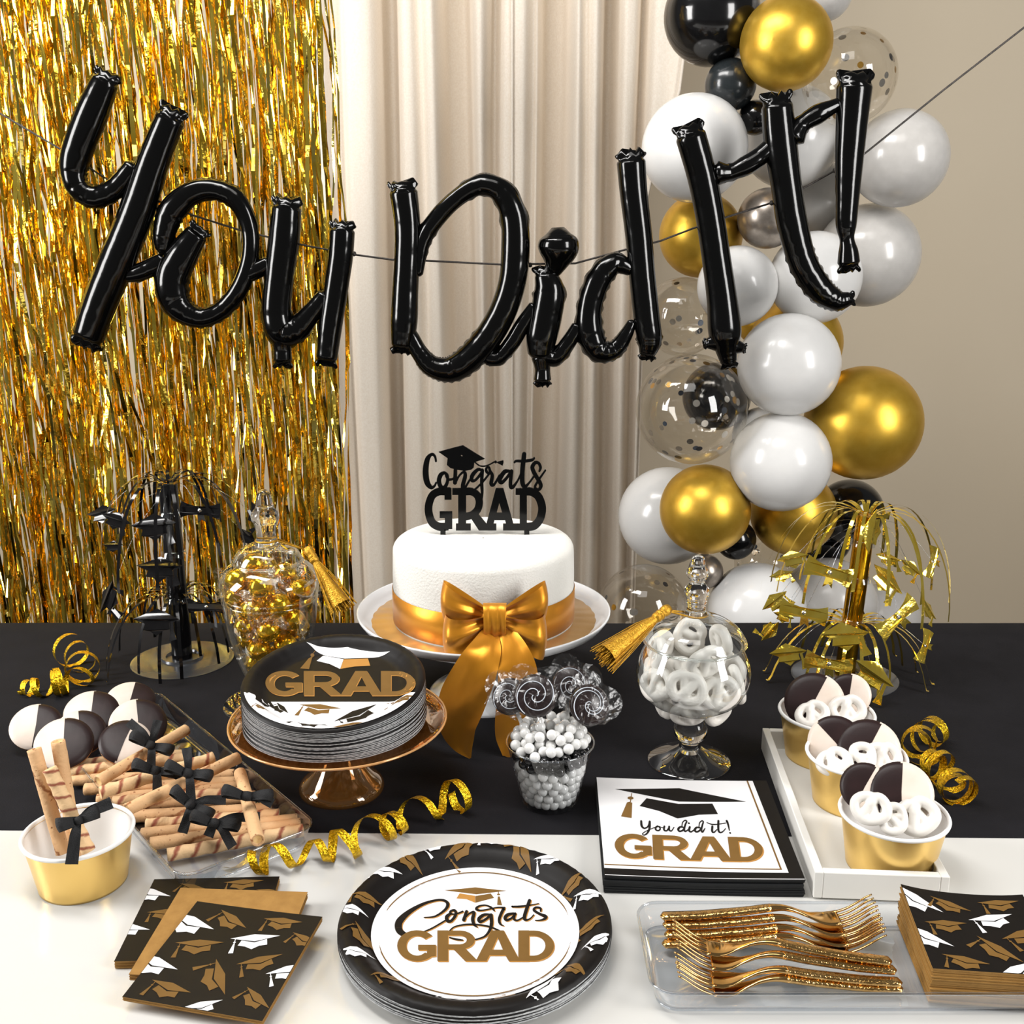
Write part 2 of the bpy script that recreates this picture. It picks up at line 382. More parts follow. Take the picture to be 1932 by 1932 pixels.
# table
t = thing('table', 'long white gloss table that everything stands on', 'table', (0, 1.0, 0))
b = MB(); b.box((-1.25, .42, T-.03), (1.25, 1.46, T)); bevel(b.build('table_top', white_top, t, False, world=True), .003)
for x in (-1.18, 1.18):
    for y in (.49, 1.39):
        b = MB(); b.box((x-.03, y-.03, 0), (x+.03, y+.03, T-.03)); bevel(b.build('leg', wood_leg, t, False, world=True), .004)
# black cloth over the rear of the table: front edge slightly skew, back edge hangs down
b = MB(); rows = []
pa, pb = on_z(0, 1567), on_z(1932, 1582)
for i in range(81):
    x = -1.3+2.6*i/80; yf = pa.y+(pb.y-pa.y)*(x-pa.x)/(pb.x-pa.x)
    zz = lambda y: T+.0012+.0006*math.sin(x*9+y*7)*math.sin(y*5+x*3)
    r = [(x, yf, T+.0004)]+[(x, yf+.002+(1.458-yf)*k/14, zz(yf+(1.458-yf)*k/14)+.0006) for k in range(15)]
    r += [(x, 1.466, T-.001), (x, 1.470+.004*math.sin(x*11), T-.03), (x, 1.475+.012*math.sin(x*11), T-.30)]
    rows.append(r)
b.grid(rows); o = b.build('tablecloth', cloth_m); tag(o, 'plain black cloth spread over the back half of the white table', 'tablecloth')
# linen drapes: flats divided by set-back folds
YD = 2.42
def drape(x0, x1, folds, label, gather=None):
    t = thing('linen_drape', label, 'curtain', ((x0+x1)/2, YD, .25)); b = MB(); n = 420; zs = [.25+1.95*k/26 for k in range(27)]
    def prof(x, z):
        y = YD+.010*math.sin(x*23+1.3)+.004*math.sin(x*71+z*1.2)
        for a, c, d in folds:
            s = (x+.006*math.sin(z*2.1+a*20)-a)/.0045; e = (c-x-.006*math.sin(z*2.1+a*20))/.0045
            y += d/(1+math.exp(-max(min(s, 30), -30)))/(1+math.exp(-max(min(e, 30), -30)))
        return y
    rows = []
    for z in zs:
        g = gather(z) if gather else x1      # only the free edge is pulled in
        rows.append([(x0+(x1-x0)*i/n-(x1-g)*max(0, (i/n-.78)/.22)**1.4, prof(x0+(x1-x0)*i/n, z), z) for i in range(n+1)])
    b.grid(rows); fab = b.build('fabric', linen, t, world=True)
    b = MB()                                   # hemmed inner edge, a rolled seam
    e = x1-.003; b.tube([(((gather(z) if gather else x1)-.002), prof(x1, z)-.003, z) for z in zs], .0035, 6)
    o = b.build('hem', linen, t, world=True); o.parent = fab
def X(px, y=2.42): return on_y(px, 500, y).x
fl = [(X(a), X(c), d) for a, c, d in ((560, 600, .10), (640, 664, .04), (722, 752, .11), (790, 802, .03), (838, 894, .13), (926, 946, .08))]
drape(X(540), X(968), fl, 'cream linen drape hanging directly right of the gold foil curtain')
fr = [(X(a), X(c), d) for a, c, d in ((994, 1006, .06), (1014, 1068, .13), (1096, 1108, .04), (1136, 1164, .11), (1200, 1214, .08))]
xa, xb = X(1278), X(1212)
drape(X(962), xa, fr, 'cream linen drape with a loose right edge behind the balloons', lambda z: xb+(xa-xb)/(1+math.exp(-(z-1.50)/.05)))
# ------------------------------------------------------------------ gold foil fringe curtain
t = thing('foil_fringe_curtain', 'shiny gold foil fringe curtain hanging at the left', 'curtain', (-.62, 1.78, 1.86))
ZT, ZB = 1.86, .50
def foil(seed):
    r = random.Random(seed); b = MB(); rows = []; z = ZT; yaw = r.uniform(-.5, .5); dx = 0; dy = 0; w = r.uniform(.0018, .0034)
    vy = 0
    while z > ZB:
        st = r.uniform(.009, .040); z -= st
        yaw += r.gauss(0, .26); yaw *= .88
        if r.random() < .025: yaw += r.choice((-1.4, 1.4))
        vy += r.gauss(0, .15); vy *= .8; dy += vy*st*1.1; dy *= .95; dx += r.gauss(0, .0004); dx *= .97
        ww = w*r.uniform(.75, 1.1); c, s = math.cos(yaw)*ww, math.sin(yaw)*ww
        rows.append([(dx-c, dy-s, z-ZT), (dx+c, dy+s, z-ZT+r.gauss(0, .0005))])
    b.grid(rows); return b
fm = [foil(100+k).mesh('strip', golds[k % 3], False, recalc=False) for k in range(27)]
x0, x1 = on_y(-110, 500, 1.76).x-.62*0, on_y(634, 500, 1.78).x
R = random.Random(3)
for i in range(300):
    o = link('strip', fm[(i*7) % 27], t)
    o.location = (x0+(x1-x0)*((i*0.6180339) % 1)+R.gauss(0, .001)+.62, R.uniform(-.035, -.006), 0)
    o.rotation_euler = (R.gauss(0, .003), R.gauss(0, .002), R.gauss(0, .45))
for k in range(3):
    b = MB()
    for i in range(34):
        f = foil(900+k*34+i); ox = x0+(x1-x0)*R.random()+.62; oy = R.uniform(0, .03)
        b.add([(v[0]+ox, v[1]+oy, v[2]) for v in f.v], f.f)
    tag(b.build('back_strips', golds[k], t, False, recalc=False), kind='stuff')
b = MB(); b.box((x0, 1.776, ZT-.002), (x1, 1.784, ZT+.03)); b.build('header_band', golds[1], t, False, world=True)
# ------------------------------------------------------------------ balloon garland
def sphere_me(name, m, n=40):
    b = MB(); pr = []
    for k in range(29):
        a = -PI/2+PI*k/28; r = math.cos(a); z = math.sin(a)
        if z < 0: z = z*1.04+(-.05*max(0, -z-.75)/.25 if z < -.75 else 0)
        pr.append((r, z))
    b.lathe(pr, n); return b.mesh(name, m, merge=1e-5)
kb = MB(); kb.lathe([(.0, .06), (.05, .05), (.035, 0), (.07, -.07), (.085, -.10), (.06, -.11), (0, -.09)], 12)
bm_ = {'white': bal_white, 'pearl': bal_pearl, 'black': bal_black, 'charcoal': bal_char, 'gold': bal_gold, 'silver': bal_silver, 'clear': bal_clear}
sph = {k: sphere_me('skin', m) for k, m in bm_.items()}; knm = {k: kb.mesh('knot', m) for k, m in bm_.items()}
cb = MB(); cb.v = [(math.cos(2*PI*k/12)*.0048, math.sin(2*PI*k/12)*.0048, 0) for k in range(12)]; cb.f = [tuple(range(12))]; cb.m = [0]
cfm = [cb.mesh('confetti', m, False) for m in (conf_s, conf_g, conf_b, conf_s)]
BAL = [  # px, py, r, colour, layer, confetti, label
 (1343, 30, 90, 'black', 0, 0, 'big glossy black balloon at the very top of the garland'),
 (1483, 82, 86, 'gold', -.3, 0, 'chrome gold balloon at the top beside the big black one'),
 (1378, 160, 48, 'charcoal', 0, 0, 'small charcoal balloon hanging under the big black balloon'),
 (1425, 222, 32, 'black', .9, 0, 'small black balloon peeping out between two big white ones near the top'),
 (1602, 145, 88, 'clear', .7, 34, 'clear confetti balloon at the top right behind the exclamation mark'),
 (1556, -14, 52, 'pearl', 1.5, 0, 'translucent white balloon cut off by the top edge of the frame'),
 (1310, 280, 99, 'white', .3, 0, 'large white balloon left of the capital letter I'),
 (1493, 258, 94, 'white', .8, 0, 'white balloon directly behind the top of the letter t'),
 (1698, 299, 89, 'pearl', 1.0, 0, 'translucent white balloon furthest right in the garland'),
 (1322, 444, 78, 'gold', .9, 0, 'chrome gold balloon behind the capital letter I'),
 (1448, 412, 56, 'silver', .8, 0, 'small pearly grey balloon beside the gold one behind the letters'),
 (1536, 378, 74, 'white', 1.5, 0, 'white balloon half hidden between the letter t and the exclamation mark'),
 (1638, 482, 95, 'pearl', 1.1, 0, 'translucent white balloon behind the foot of the exclamation mark'),
 (1538, 524, 86, 'white', .75, 0, 'white balloon behind the curled foot of the letter t'),
 (1391, 540, 75, 'white', .3, 0, 'medium white balloon right beside the stem of the capital letter I'),
 (1287, 598, 74, 'clear', .8, 22, 'clear balloon between the letter d and the capital letter I'),
 (1502, 648, 86, 'gold', 1.0, 0, 'gold balloon mostly hidden behind the upper front white balloon'),
 (1438, 606, 48, 'gold', 1.6, 0, 'gold balloon showing only a sliver between two white balloons'),
 (1304, 772, 104, 'clear', 0, 60, 'large clear confetti balloon below the letter d'),
 (1352, 748, 64, 'black', 1.5, 0, 'black balloon seen through the large clear confetti balloon'),
 (1488, 688, 96, 'white', -.3, 0, 'upper of the two bright white balloons stacked in front'),
 (1473, 871, 94, 'white', -.3, 0, 'lower of the two bright white balloons stacked in front'),
 (1630, 798, 107, 'gold', .5, 0, 'largest chrome gold balloon at the right of the garland'),
 (1436, 822, 54, 'white', 1.4, 0, 'white balloon just peeking out left of the two stacked front ones'),
 (1604, 966, 62, 'black', 1.0, 0, 'black balloon below the largest gold balloon'),
 (1330, 961, 85, 'gold', -.2, 0, 'chrome gold balloon overlapping a white one above the right candy jar'),
 (1259, 973, 92, 'white', .75, 0, 'white balloon at lower left half hidden by a gold one'),
 (1497, 968, 80, 'gold', .8, 0, 'gold balloon just behind the gold foil centrepiece'),
 (1388, 1018, 38, 'black', .1, 0, 'small black balloon under the lower gold balloons'),
 (1556, 1016, 50, 'black', 1.6, 0, 'black balloon showing between the strands of the gold centrepiece'),
 (1214, 1150, 86, 'clear', .6, 30, 'clear confetti balloon low down between cake stand and candy jar'),
 (1331, 1078, 33, 'silver', 1.1, 0, 'small grey balloon right behind the candy jar knob'),
 (1428, 1153, 92, 'white', .7, 0, 'white balloon low down right behind the candy jar lid'),
 (1442, 1062, 56, 'clear', 1.5, 16, 'small clear confetti balloon above the lowest white balloon'),
 (1563, 1142, 90, 'pearl', 1.2, 0, 'translucent white balloon behind the gold centrepiece pole'),
 (1660, 1180, 78, 'pearl', 1.7, 0, 'translucent white balloon lowest at the right behind the gold centrepiece'),
]
R = random.Random(5)
DONE = []; BY = {}
for i, (px, py, r, k, lay, nc, lab) in sorted(enumerate(BAL), key=lambda q: q[1][4]):
    y = 1.82+.05*lay
    while y < 2.5:
        c = on_y(px, py, y); rr = r*mpp(c)
        if all((c-c2).length >= .93*(rr+r2) for c2, r2 in DONE): break
        y += .01
    DONE.append((c, rr)); BY[i] = y
for i_, (px, py, r, k, lay, nc, lab) in enumerate(BAL):
    y = BY[i_]; c = on_y(px, py, y); rr = r*mpp(c)
    t = thing('balloon', lab, 'balloon', c, None, 'balloons of the garland')
    back = Vector((on_y(1450, 600, 2.1).x-c.x+R.uniform(-.1, .1), .22, R.uniform(-.10, .02)))
    t.rotation_euler = (-back).to_track_quat('Z', 'Y').to_euler() if back.length > 0 else (0, 0, 0)
    s = link('skin', sph[k], t); s.scale = (rr,)*3
    if lay < 1.4:
        kn = link('knot', knm[k], t); kn.location = (0, 0, -rr*1.08); kn.scale = (rr*.9,)*3
    for _ in range(nc):
        d = Vector((R.gauss(0, 1), R.gauss(0, 1), R.gauss(0, 1))).normalized()
        o = link('confetti', cfm[R.choice((0, 0, 0, 1, 2, 3))], t); o.location = d*rr*.972; o.rotation_euler = d.to_track_quat('Z', 'Y').to_euler()
        q = R.uniform(.95, 1.4); o.scale = (q, q, 1)
# ------------------------------------------------------------------ foil letter banner
YB = 1.66
def letter_tubes(b, cr, pts, ends=(1, 1)):
    """cr=(x0,y0,scale): crop pixels -> source pixels; pts (x,y,r)"""
    C = cat([(cr[0]+p[0]*cr[2], cr[1]+p[1]*cr[2], p[2]*cr[2]*1.03) for p in pts], 10); k = len(C); n = 20
    W = [on_y(p[0], p[1], YB) for p in C]; Rr = [p[2]*mpp(w) for p, w in zip(C, W)]
    L = [0]
    for i in range(1, k): L.append(L[-1]+(W[i]-W[i-1]).length)
    rows = []; cps = []
    def ring(p, tg, rw, rd, sc=0, ph=0):
        sd = Vector((-tg.z, 0, tg.x)); o = []
        for j in range(n):
            a = 2*PI*j/n; c, s = math.cos(a), math.sin(a)
            sh = tg*(sc*math.sin(3.2*PI*c+ph)) if sc else Vector((0, 0, 0))
            o.append(p+sd*(c*rw)+Vector((0, 1, 0))*(s*rd*(1+(.5*math.cos(6.4*PI*c+ph) if sc else 0)))+sh)
        return o
    def cap(p, tg, r, sgn):
        # gathered foil end: flattens into a scalloped tab
        o = []
        for d, rw, rd, sc in ((.10, .97, .80, 0), (.20, .88, .60, .03), (.32, .88, .46, .07), (.48, 1.04, .40, .12), (.64, 1.10, .32, .17), (.76, 1.04, .20, .20), (.80, .92, .06, .20)):
            o.append(ring(p+tg*sgn*r*d, tg, r*rw, r*rd, r*sc*sgn, r*900+p.x*40))
        return o
    tang = [(W[min(i+1, k-1)]-W[max(i-1, 0)]).normalized() for i in range(k)]
    for i in range(k):
        j0, j1 = max(i-3, 0), min(i+3, k-1)
        bend = tang[j0].angle(tang[j1]) if j1 > j0 else 0
        cre = 1-min(.13, .02+.10*bend)*(.5+.5*math.cos(L[i]/(.62*Rr[i]+.006)*PI*1.15+3*math.sin(L[i]*31)))**6
        rg = ring(W[i], tang[i], Rr[i], Rr[i]*.88*cre)
        # puckered outer seam along bends
        if bend > .16:
            sd = Vector((-tang[i].z, 0, tang[i].x))
            for j, sg in ((0, 1), (n//2, -1)):
                rg[j] = rg[j]+sd*sg*Rr[i]*.06*(1+math.sin(L[i]/(.30*Rr[i]+.004)*PI))
        rows.append(rg)
    if ends[0]: rows = cap(W[0], tang[0], Rr[0], -1)[::-1]+rows
    else: rows = [ring(W[0]-tang[0]*Rr[0]*.5, tang[0], Rr[0]*.5, Rr[0]*.4)]+rows
    if ends[1]: rows = rows+cap(W[-1], tang[-1], Rr[-1], 1)
    else: rows = rows+[ring(W[-1]+tang[-1]*Rr[-1]*.5, tang[-1], Rr[-1]*.5, Rr[-1]*.4)]
    b.grid(rows, 0, True, True)
A, B_, C_ = (0, 80, .36232), (680, 240, .31056), (1180, 0, .38923)
BANNER = [('You', A, 'black foil balloon reading You in front of the gold fringe', [
   ('letter', 'capital letter Y', [([(548, 205, 70), (470, 390, 82), (395, 590, 76), (385, 700, 64), (425, 775, 58), (500, 805, 55), (600, 760, 52), (690, 650, 46)], (1, 0)),
      ([(885, 400, 74), (800, 620, 82), (705, 900, 88), (600, 1160, 90), (515, 1370, 86), (462, 1525, 80)], (1, 1)), ([(640, 1215, 34), (720, 1200, 44), (800, 1165, 46), (850, 1130, 36)], (0, 0))]),
   ('letter', 'small letter o', [([(1022, 1000, 58), (950, 1110, 78), (895, 1230, 86), (915, 1350, 78), (985, 1415, 60), (1070, 1432, 48), (1170, 1380, 45), (1255, 1265, 46), (1302, 1110, 44), (1295, 950, 44), (1225, 815, 52), (1110, 765, 52), (990, 790, 58), (895, 880, 66), (855, 1000, 56), (850, 1080, 40)], (1, 0)),
      ([(1265, 1225, 32), (1330, 1190, 44), (1400, 1150, 36)], (0, 0))]),
   ('letter', 'small letter u', [([(1492, 868, 76), (1480, 1020, 80), (1455, 1220, 76), (1440, 1400, 76), (1465, 1500, 80), (1540, 1495, 66), (1620, 1410, 50), (1690, 1320, 40)], (1, 0)),
      ([(1470, 1540, 60), (1470, 1590, 48), (1472, 1650, 48)], (0, 1)), ([(1782, 985, 64), (1772, 1120, 64), (1745, 1310, 62), (1720, 1480, 60), (1702, 1640, 54)], (1, 1))])]),
 ('Did', B_, 'black foil balloon reading Did in front of the cream drapes', [
   ('letter', 'capital letter D', [([(262, 400, 84), (285, 600, 78), (282, 800, 76), (272, 1000, 78), (265, 1180, 80), (255, 1320, 66)], (1, 1)),
      ([(350, 890, 30), (380, 690, 48), (475, 540, 52), (600, 420, 52), (735, 350, 60), (860, 395, 70), (930, 540, 80), (942, 740, 86), (920, 950, 82), (850, 1150, 82), (725, 1340, 82), (570, 1465, 76), (440, 1455, 62), (360, 1370, 52), (310, 1280, 48), (280, 1220, 40)], (0, 0)),
      ([(770, 1400, 46), (840, 1400, 44), (920, 1310, 48), (985, 1200, 46), (1060, 1090, 40)], (0, 0))]),
   ('letter', 'small letter i with its dot', [([(1125, 900, 66), (1148, 1000, 92), (1128, 1140, 96), (1100, 1280, 92), (1092, 1380, 74)], (1, 0)), ([(1105, 1380, 62), (1190, 1395, 50), (1265, 1305, 46), (1320, 1210, 38)], (0, 0)),
      ([(1100, 1400, 60), (1106, 1470, 46), (1106, 1530, 52)], (0, 1)), ([(1178, 890, 36), (1190, 830, 72), (1198, 780, 106), (1203, 730, 122), (1203, 680, 112), (1202, 648, 74)], (0, 0))]),
   ('letter', 'small letter d', [([(1640, 860, 42), (1540, 830, 64), (1445, 930, 74), (1392, 1100, 74), (1395, 1250, 80), (1450, 1355, 70), (1545, 1350, 54), (1610, 1265, 42), (1650, 1185, 28)], (0, 0)),
      ([(1645, 215, 86), (1660, 400, 82), (1690, 650, 80), (1712, 900, 78), (1738, 1150, 78), (1755, 1290, 74), (1745, 1370, 52)], (1, 1))])]),
 ('It', C_, 'black foil balloon reading It with exclamation mark in front of the garland', [
   ('letter', 'capital letter I', [([(318, 665, 72), (370, 850, 70), (410, 1050, 68), (440, 1250, 68), (468, 1450, 72), (482, 1610, 78), (490, 1690, 54), (500, 1750, 40)], (1, 1)),
      ([(430, 1660, 40), (400, 1664, 26)], (0, 1)), ([(530, 1680, 40), (566, 1686, 24)], (0, 1))]),
   ('letter', 'small letter t with its crossbar', [([(735, 520, 74), (752, 700, 78), (780, 900, 72), (808, 1080, 72), (860, 1270, 66), (940, 1400, 62), (1020, 1455, 50), (1080, 1450, 34)], (1, 1)),
      ([(450, 840, 56), (510, 835, 38), (580, 805, 46), (650, 760, 44), (710, 705, 40)], (0, 0)), ([(815, 660, 60), (860, 600, 40), (930, 555, 46), (1000, 520, 34), (1040, 500, 28)], (0, 0))]),
   ('exclamation_mark', 'exclamation mark', [([(1110, 425, 84), (1100, 560, 76), (1086, 750, 68), (1076, 950, 56), (1070, 1090, 48), (1074, 1160, 34), (1080, 1220, 46), (1082, 1270, 52)], (1, 1))])])]
for nm, cr, lab, letters in BANNER:
    t = thing('foil_letter_balloon', lab, 'balloon', on_y(cr[0]+700*cr[2], cr[1]+900*cr[2], YB))
    for pn, pl, tubes in letters:
        b = MB()
        for pts, en in tubes: letter_tubes(b, cr, pts, en)
        o = b.build(pn, blk_foil, t, world=True); o['label'] = pl
cp = [(-120, 150), (0, 214), (110, 279), (205, 340), (360, 405), (455, 435), (565, 461), (665, 480), (740, 490), (805, 492), (945, 499), (1085, 497), (1180, 471), (1245, 455), (1310, 430), (1370, 410), (1455, 383), (1512, 357), (1575, 322), (1625, 295), (1780, 170), (1932, 52), (2100, -80)]
b = MB(); b.tube([on_y(x, y, YB+.026) for x, y in cp], .0016, 6)
for px, py in ((668, 479), (1000, 500), (1575, 322), (1456, 383)):
    q = on_y(px, py, YB+.024); b.lathe([(0, -.004), (.0032, -.0025), (.0036, 0), (.0028, .003), (0, .004)], 8, c=q)
tag(b.build('cord', cord_m), 'thin black cord carrying the letter balloons across the backdrop', 'cord')
# ================================================================== THINGS ON THE TABLE
def zrow(row, y): return on_y(966, row, y).z
def pprof(pts, y, k=None, z0=T):
    """silhouette (half width px, row) -> lathe profile (r, z) at plane y"""
    out = []
    for hw, row in pts:
        p = on_y(966, row, y); out.append((hw*mpp(p), max(p.z-z0, 0)))
    return out
def smooth_prof(pr, n=4): return [(max(p[0], 0), p[1]) for p in cat(pr, n)]
def pack(n, r, Rf, ztop, seed, iters=260):
    g = np.random.RandomState(seed); P = np.zeros((n, 3))
    P[:, 2] = g.uniform(r, ztop, n); a = g.uniform(0, 2*PI, n); q = np.sqrt(g.uniform(0, 1, n)); rr = np.array([max(Rf(z)-r, .001) for z in P[:, 2]])*q
    P[:, 0] = rr*np.cos(a); P[:, 1] = rr*np.sin(a)
    for it in range(iters):
        P[:, 2] -= r*.05 if it < iters-60 else r*.004
        for _ in range(2):
            D = P[:, None]-P[None]; d = np.sqrt((D**2).sum(2))+np.eye(n); ov = np.maximum(2*r-d, 0)*(1-np.eye(n))
            P += (D/d[..., None]*ov[..., None]).sum(1)*.42
            for i in range(n):
                R_ = max(Rf(P[i, 2])-r, .0005); h = math.hypot(P[i, 0], P[i, 1])
                if h > R_: P[i, 0] *= R_/h; P[i, 1] *= R_/h
            P[:, 2] = np.maximum(P[:, 2], r)
    return P
def lerpf(tab):
    xs = [t[0] for t in tab]; ys = [t[1] for t in tab]
    return lambda v: float(np.interp(v, xs, ys))
# ------------------------------------------------------------------ white cake stand, board, cake
yc = 1.212; cx = on_y(914, 1312, yc).x
t = thing('cake_stand', 'white porcelain pedestal cake stand carrying the frosted cake', 'cake stand', (cx, yc, T+.0018))
b = MB(); b.lathe(smooth_prof([(.001, .004), (.060, .0), (.068, .001), (.066, .007), (.054, .014), (.040, .030), (.034, .052), (.036, .074), (.050, .084)], 4), 56)
b.build('pedestal', porcelain, t, merge=1e-5)
b = MB(); b.lathe([(.030, .082), (.06, .0845), (.10, .088), (.130, .0935), (.146, .102), (.1525, .1115), (.1525, .1135), (.1505, .1135), (.144, .1055), (.130, .098), (.10, .0945), (.001, .0945)], 72)
b.build('plate', porcelain, t, merge=1e-5)
t = thing('cake_board', 'scalloped gold cardboard cake circle under the cake', 'cake board', (cx, yc, T+.1005))
b = MB(); n = 240; sc_ = lambda k: .1345+.0022*abs(math.sin(k*PI*36/n))
b.grid([[(0, 0, .0028)]*n, [((sc_(k)-.002)*math.cos(2*PI*k/n), (sc_(k)-.002)*math.sin(2*PI*k/n), .0028) for k in range(n)], [(sc_(k)*math.cos(2*PI*k/n), sc_(k)*math.sin(2*PI*k/n), .0018) for k in range(n)], [(sc_(k)*math.cos(2*PI*k/n), sc_(k)*math.sin(2*PI*k/n), 0) for k in range(n)], [(0, 0, 0)]*n], 0, True)
b.build('card', board_m, t, smooth=40, merge=1e-6)
zc = T+.1035; ztop = .9525
t = thing('cake', 'round white frosted cake with a plain smooth top', 'cake', (cx, yc, zc))
H = ztop-zc; R = random.Random(2); b = MB()
wob = [R.uniform(-1, 1) for _ in range(96)]
b.lathe([(.001, H)]+[(.095*k/6, H-.0004*(k % 2)) for k in range(1, 7)]+[(.095+.0125*math.sin(a), H-.0125+.0125*math.cos(a)) for a in [PI/2*k/6 for k in range(1, 7)]]+[(.1083, H*.6), (.1083, H*.3), (.1086, .0)], 96, mod=None)
b.build('frosting', frosting, t, merge=1e-5)
t2 = thing('ribbon_band', 'gold satin ribbon band with a big bow tied round the cake', 'ribbon', (cx, yc, zc))
b = MB(); rb = .1094; n = 90
b.grid([[(r*math.cos(2*PI*k/n), r*math.sin(2*PI*k/n), z) for k in range(n)] for r, z in ((rb-.0004, .002), (rb, .0022), (rb+.0003, .02), (rb, .0412), (rb-.0004, .0414))], 0, True); b.build('band', satin, t2)
def loop(b, L, H, D, tilt, side, n=26, m=10, pleat=.25, h0=.22, back=.35):
    rows = []
    for i in range(n+1):
        u = i/n; s = math.sin(PI*u); x = side*(L*s**.85); w = H*(h0+(1-h0)*s**.8)
        row = []
        for j in range(m+1):
            v = j/m*2-1
            z = D*math.sin(2*PI*u)*(1 if u < .5 else back)+pleat*D*math.cos(v*5.5)*(1-s*.75)*(.6 if u < .5 else -.3)+D*.22*(1-v*v)*s
            y = v*w+tilt*x*side+(.10*L*s*s)*(1 if tilt > 0 else -1)*0
            row.append((x*(1-.06*v*v), y, z))
        rows.append(row)
    b.grid(rows)
def tail(b, pts, wid, n=8, thick=0, vcut=0):
    """pts local (x,y,z,half width) ; ribbon with its width across the path in the x-y plane"""
    C = cat(pts, n); rows = []
    for i, p in enumerate(C):
        a = C[max(i-1, 0)]; c = C[min(i+1, len(C)-1)]; d = Vector((c[0]-a[0], c[1]-a[1], 0)); d = d.normalized() if d.length else Vector((0, -1, 0))
        nn = Vector((-d.y, d.x, 0))
        e = max(0, (i-(len(C)-2)))*vcut
        rows.append([Vector(p[:3])+nn*p[3]*v+Vector((0, 0, p[3]*.10*math.cos(v*4+i*.25)))+d*(e*(abs(v) if vcut > 0 else 0)) for v in (-1, -.6, -.2, .2, .6, 1)])
    b.grid(rows)
def place(b, org, fr, scale=1):
    b.v = [tuple(Vector(org)+fr @ (Vector(v)*scale)) for v in b.v]; return b
# the big satin bow: two upper and two lower loops, knot, two long tails
yb = yc-rb-.008; bc = on_y(934, 1166, yb); fr = frame((0, -1, .0), (1, 0, 0)); px_ = mpp(bc)
def bw(name, fn):
    b = MB(); fn(b); place(b, bc, fr, px_); b.build(name, satin, t2, world=True)
bw('bow_loop', lambda b: loop(b, 102, 40, 22, .34, -1, pleat=.34)); bw('bow_loop', lambda b: loop(b, 100, 38, 22, .36, 1, pleat=.34))
def low(sd):
    def f(b):
        loop(b, 98, 44, 32, -.30, sd, pleat=.36, back=.2); b.v = [(v[0], v[1], v[2]+14) for v in b.v]
    return f
bw('bow_loop', low(-1)); bw('bow_loop', low(1))
def knot(b):
    rows = []
    for i in range(15):
        a = PI*i/14; rows.append([(x*(1-.06*abs(math.sin(a)))+0*i, 36*math.cos(a), 24*math.sin(a)*(1+.12*math.cos(x*.35))+16) for x in (-22, -17, -12, -6, 0, 6, 12, 17, 22)])
    b.grid(rows)
bw('bow_knot', knot)
bw('bow_tail', lambda b: tail(b, [(-8, -16, 30, 16), (-16, -38, 62, 30), (-34, -70, 84, 40), (-58, -126, 90, 44), (-68, -176, 88, 36), (-60, -216, 86, 22), (-46, -246, 86, 2)], 1))
bw('bow_tail', lambda b: tail(b, [(14, -14, 28, 18), (30, -40, 58, 30), (42, -74, 80, 36), (42, -130, 84, 38), (36, -180, 82, 36), (30, -216, 80, 28), (22, -246, 80, 8)], 1))
# topper
yt = yc+.016; cr = (780, 830, .13975)
t = thing('cake_topper', 'black acrylic Congrats GRAD topper standing in the cake', 'topper', on_y(914, 1006, yt))
def W3(dy): return lambda x, y: Vector(on_y(cr[0]+x*cr[2], cr[1]+y*cr[2], yt))+Vector((0, dy, 0))
def solid(name, polys, lab=None, d=.0013):
    b = MB()
    for i_, pl in enumerate(polys): b.prism(pl, W3(d+(i_ % 9)*1e-5), W3(-d-(i_ % 9)*1e-5))
    o = b.build(name, topper_m, t, False, world=True)
    if lab: o['label'] = lab
def rect(a, b_, c, d): return [[(a, b_), (c, b_), (c, d), (a, d)]]
TOP = [[(305, 285, 14), (290, 220, 16), (245, 195, 20), (190, 260, 34), (165, 420, 40), (185, 570, 38), (240, 640, 26), (285, 620, 16), (305, 580, 14)],
 [(420, 440, 18), (370, 470, 30), (345, 550, 30), (370, 630, 28), (420, 640, 26), (460, 560, 22), (455, 470, 20), (405, 440, 18)], [(440, 480, 15), (470, 530, 15), (520, 530, 15), (560, 505, 15)],
 [(568, 400, 25), (562, 575, 28)], [(575, 560, 16), (620, 480, 14), (680, 430, 18), (700, 480, 26), (670, 600, 28), (660, 680, 20)], [(700, 640, 16), (760, 540, 14), (800, 480, 14)],
 [(930, 410, 16), (870, 400, 22), (800, 470, 28), (785, 540, 24), (830, 545, 18), (900, 470, 20), (930, 420, 20)], [(930, 410, 24), (922, 560, 24), (928, 700, 20), (925, 785, 14)], [(800, 690, 12), (860, 640, 14), (940, 560, 14), (1020, 460, 14)],
 [(1020, 460, 14), (985, 420, 20), (985, 380, 16), (1020, 370, 16), (1035, 420, 20), (1065, 480, 24), (1050, 590, 26), (1090, 600, 18), (1160, 480, 14)],
 [(1300, 420, 16), (1230, 430, 28), (1165, 530, 30), (1190, 575, 24), (1260, 510, 20), (1320, 420, 20)], [(1325, 420, 24), (1310, 600, 26), (1335, 640, 24), (1400, 560, 14), (1450, 460, 14)],
 [(1495, 190, 30), (1472, 400, 32), (1470, 560, 32), (1500, 630, 26), (1560, 580, 14), (1640, 470, 14)], [(1365, 300, 14), (1390, 285, 16), (1500, 285, 20), (1600, 270, 18), (1630, 245, 14)],
 [(1700, 420, 14), (1715, 370, 20), (1690, 312, 20), (1640, 310, 24), (1605, 370, 28), (1640, 460, 28), (1700, 560, 28), (1720, 620, 26), (1690, 670, 20), (1640, 640, 18), (1670, 570, 16), (1730, 480, 14), (1780, 410, 12)]]
pl = []
for s in TOP: pl += stroke(s, 5)
solid('congrats_lettering', pl, 'script word Congrats')
g = quads(cat([(500, 693), (420, 693), (330, 700), (245, 765), (203, 930), (245, 1100), (330, 1165), (400, 1174), (470, 1166)], 5), 52)
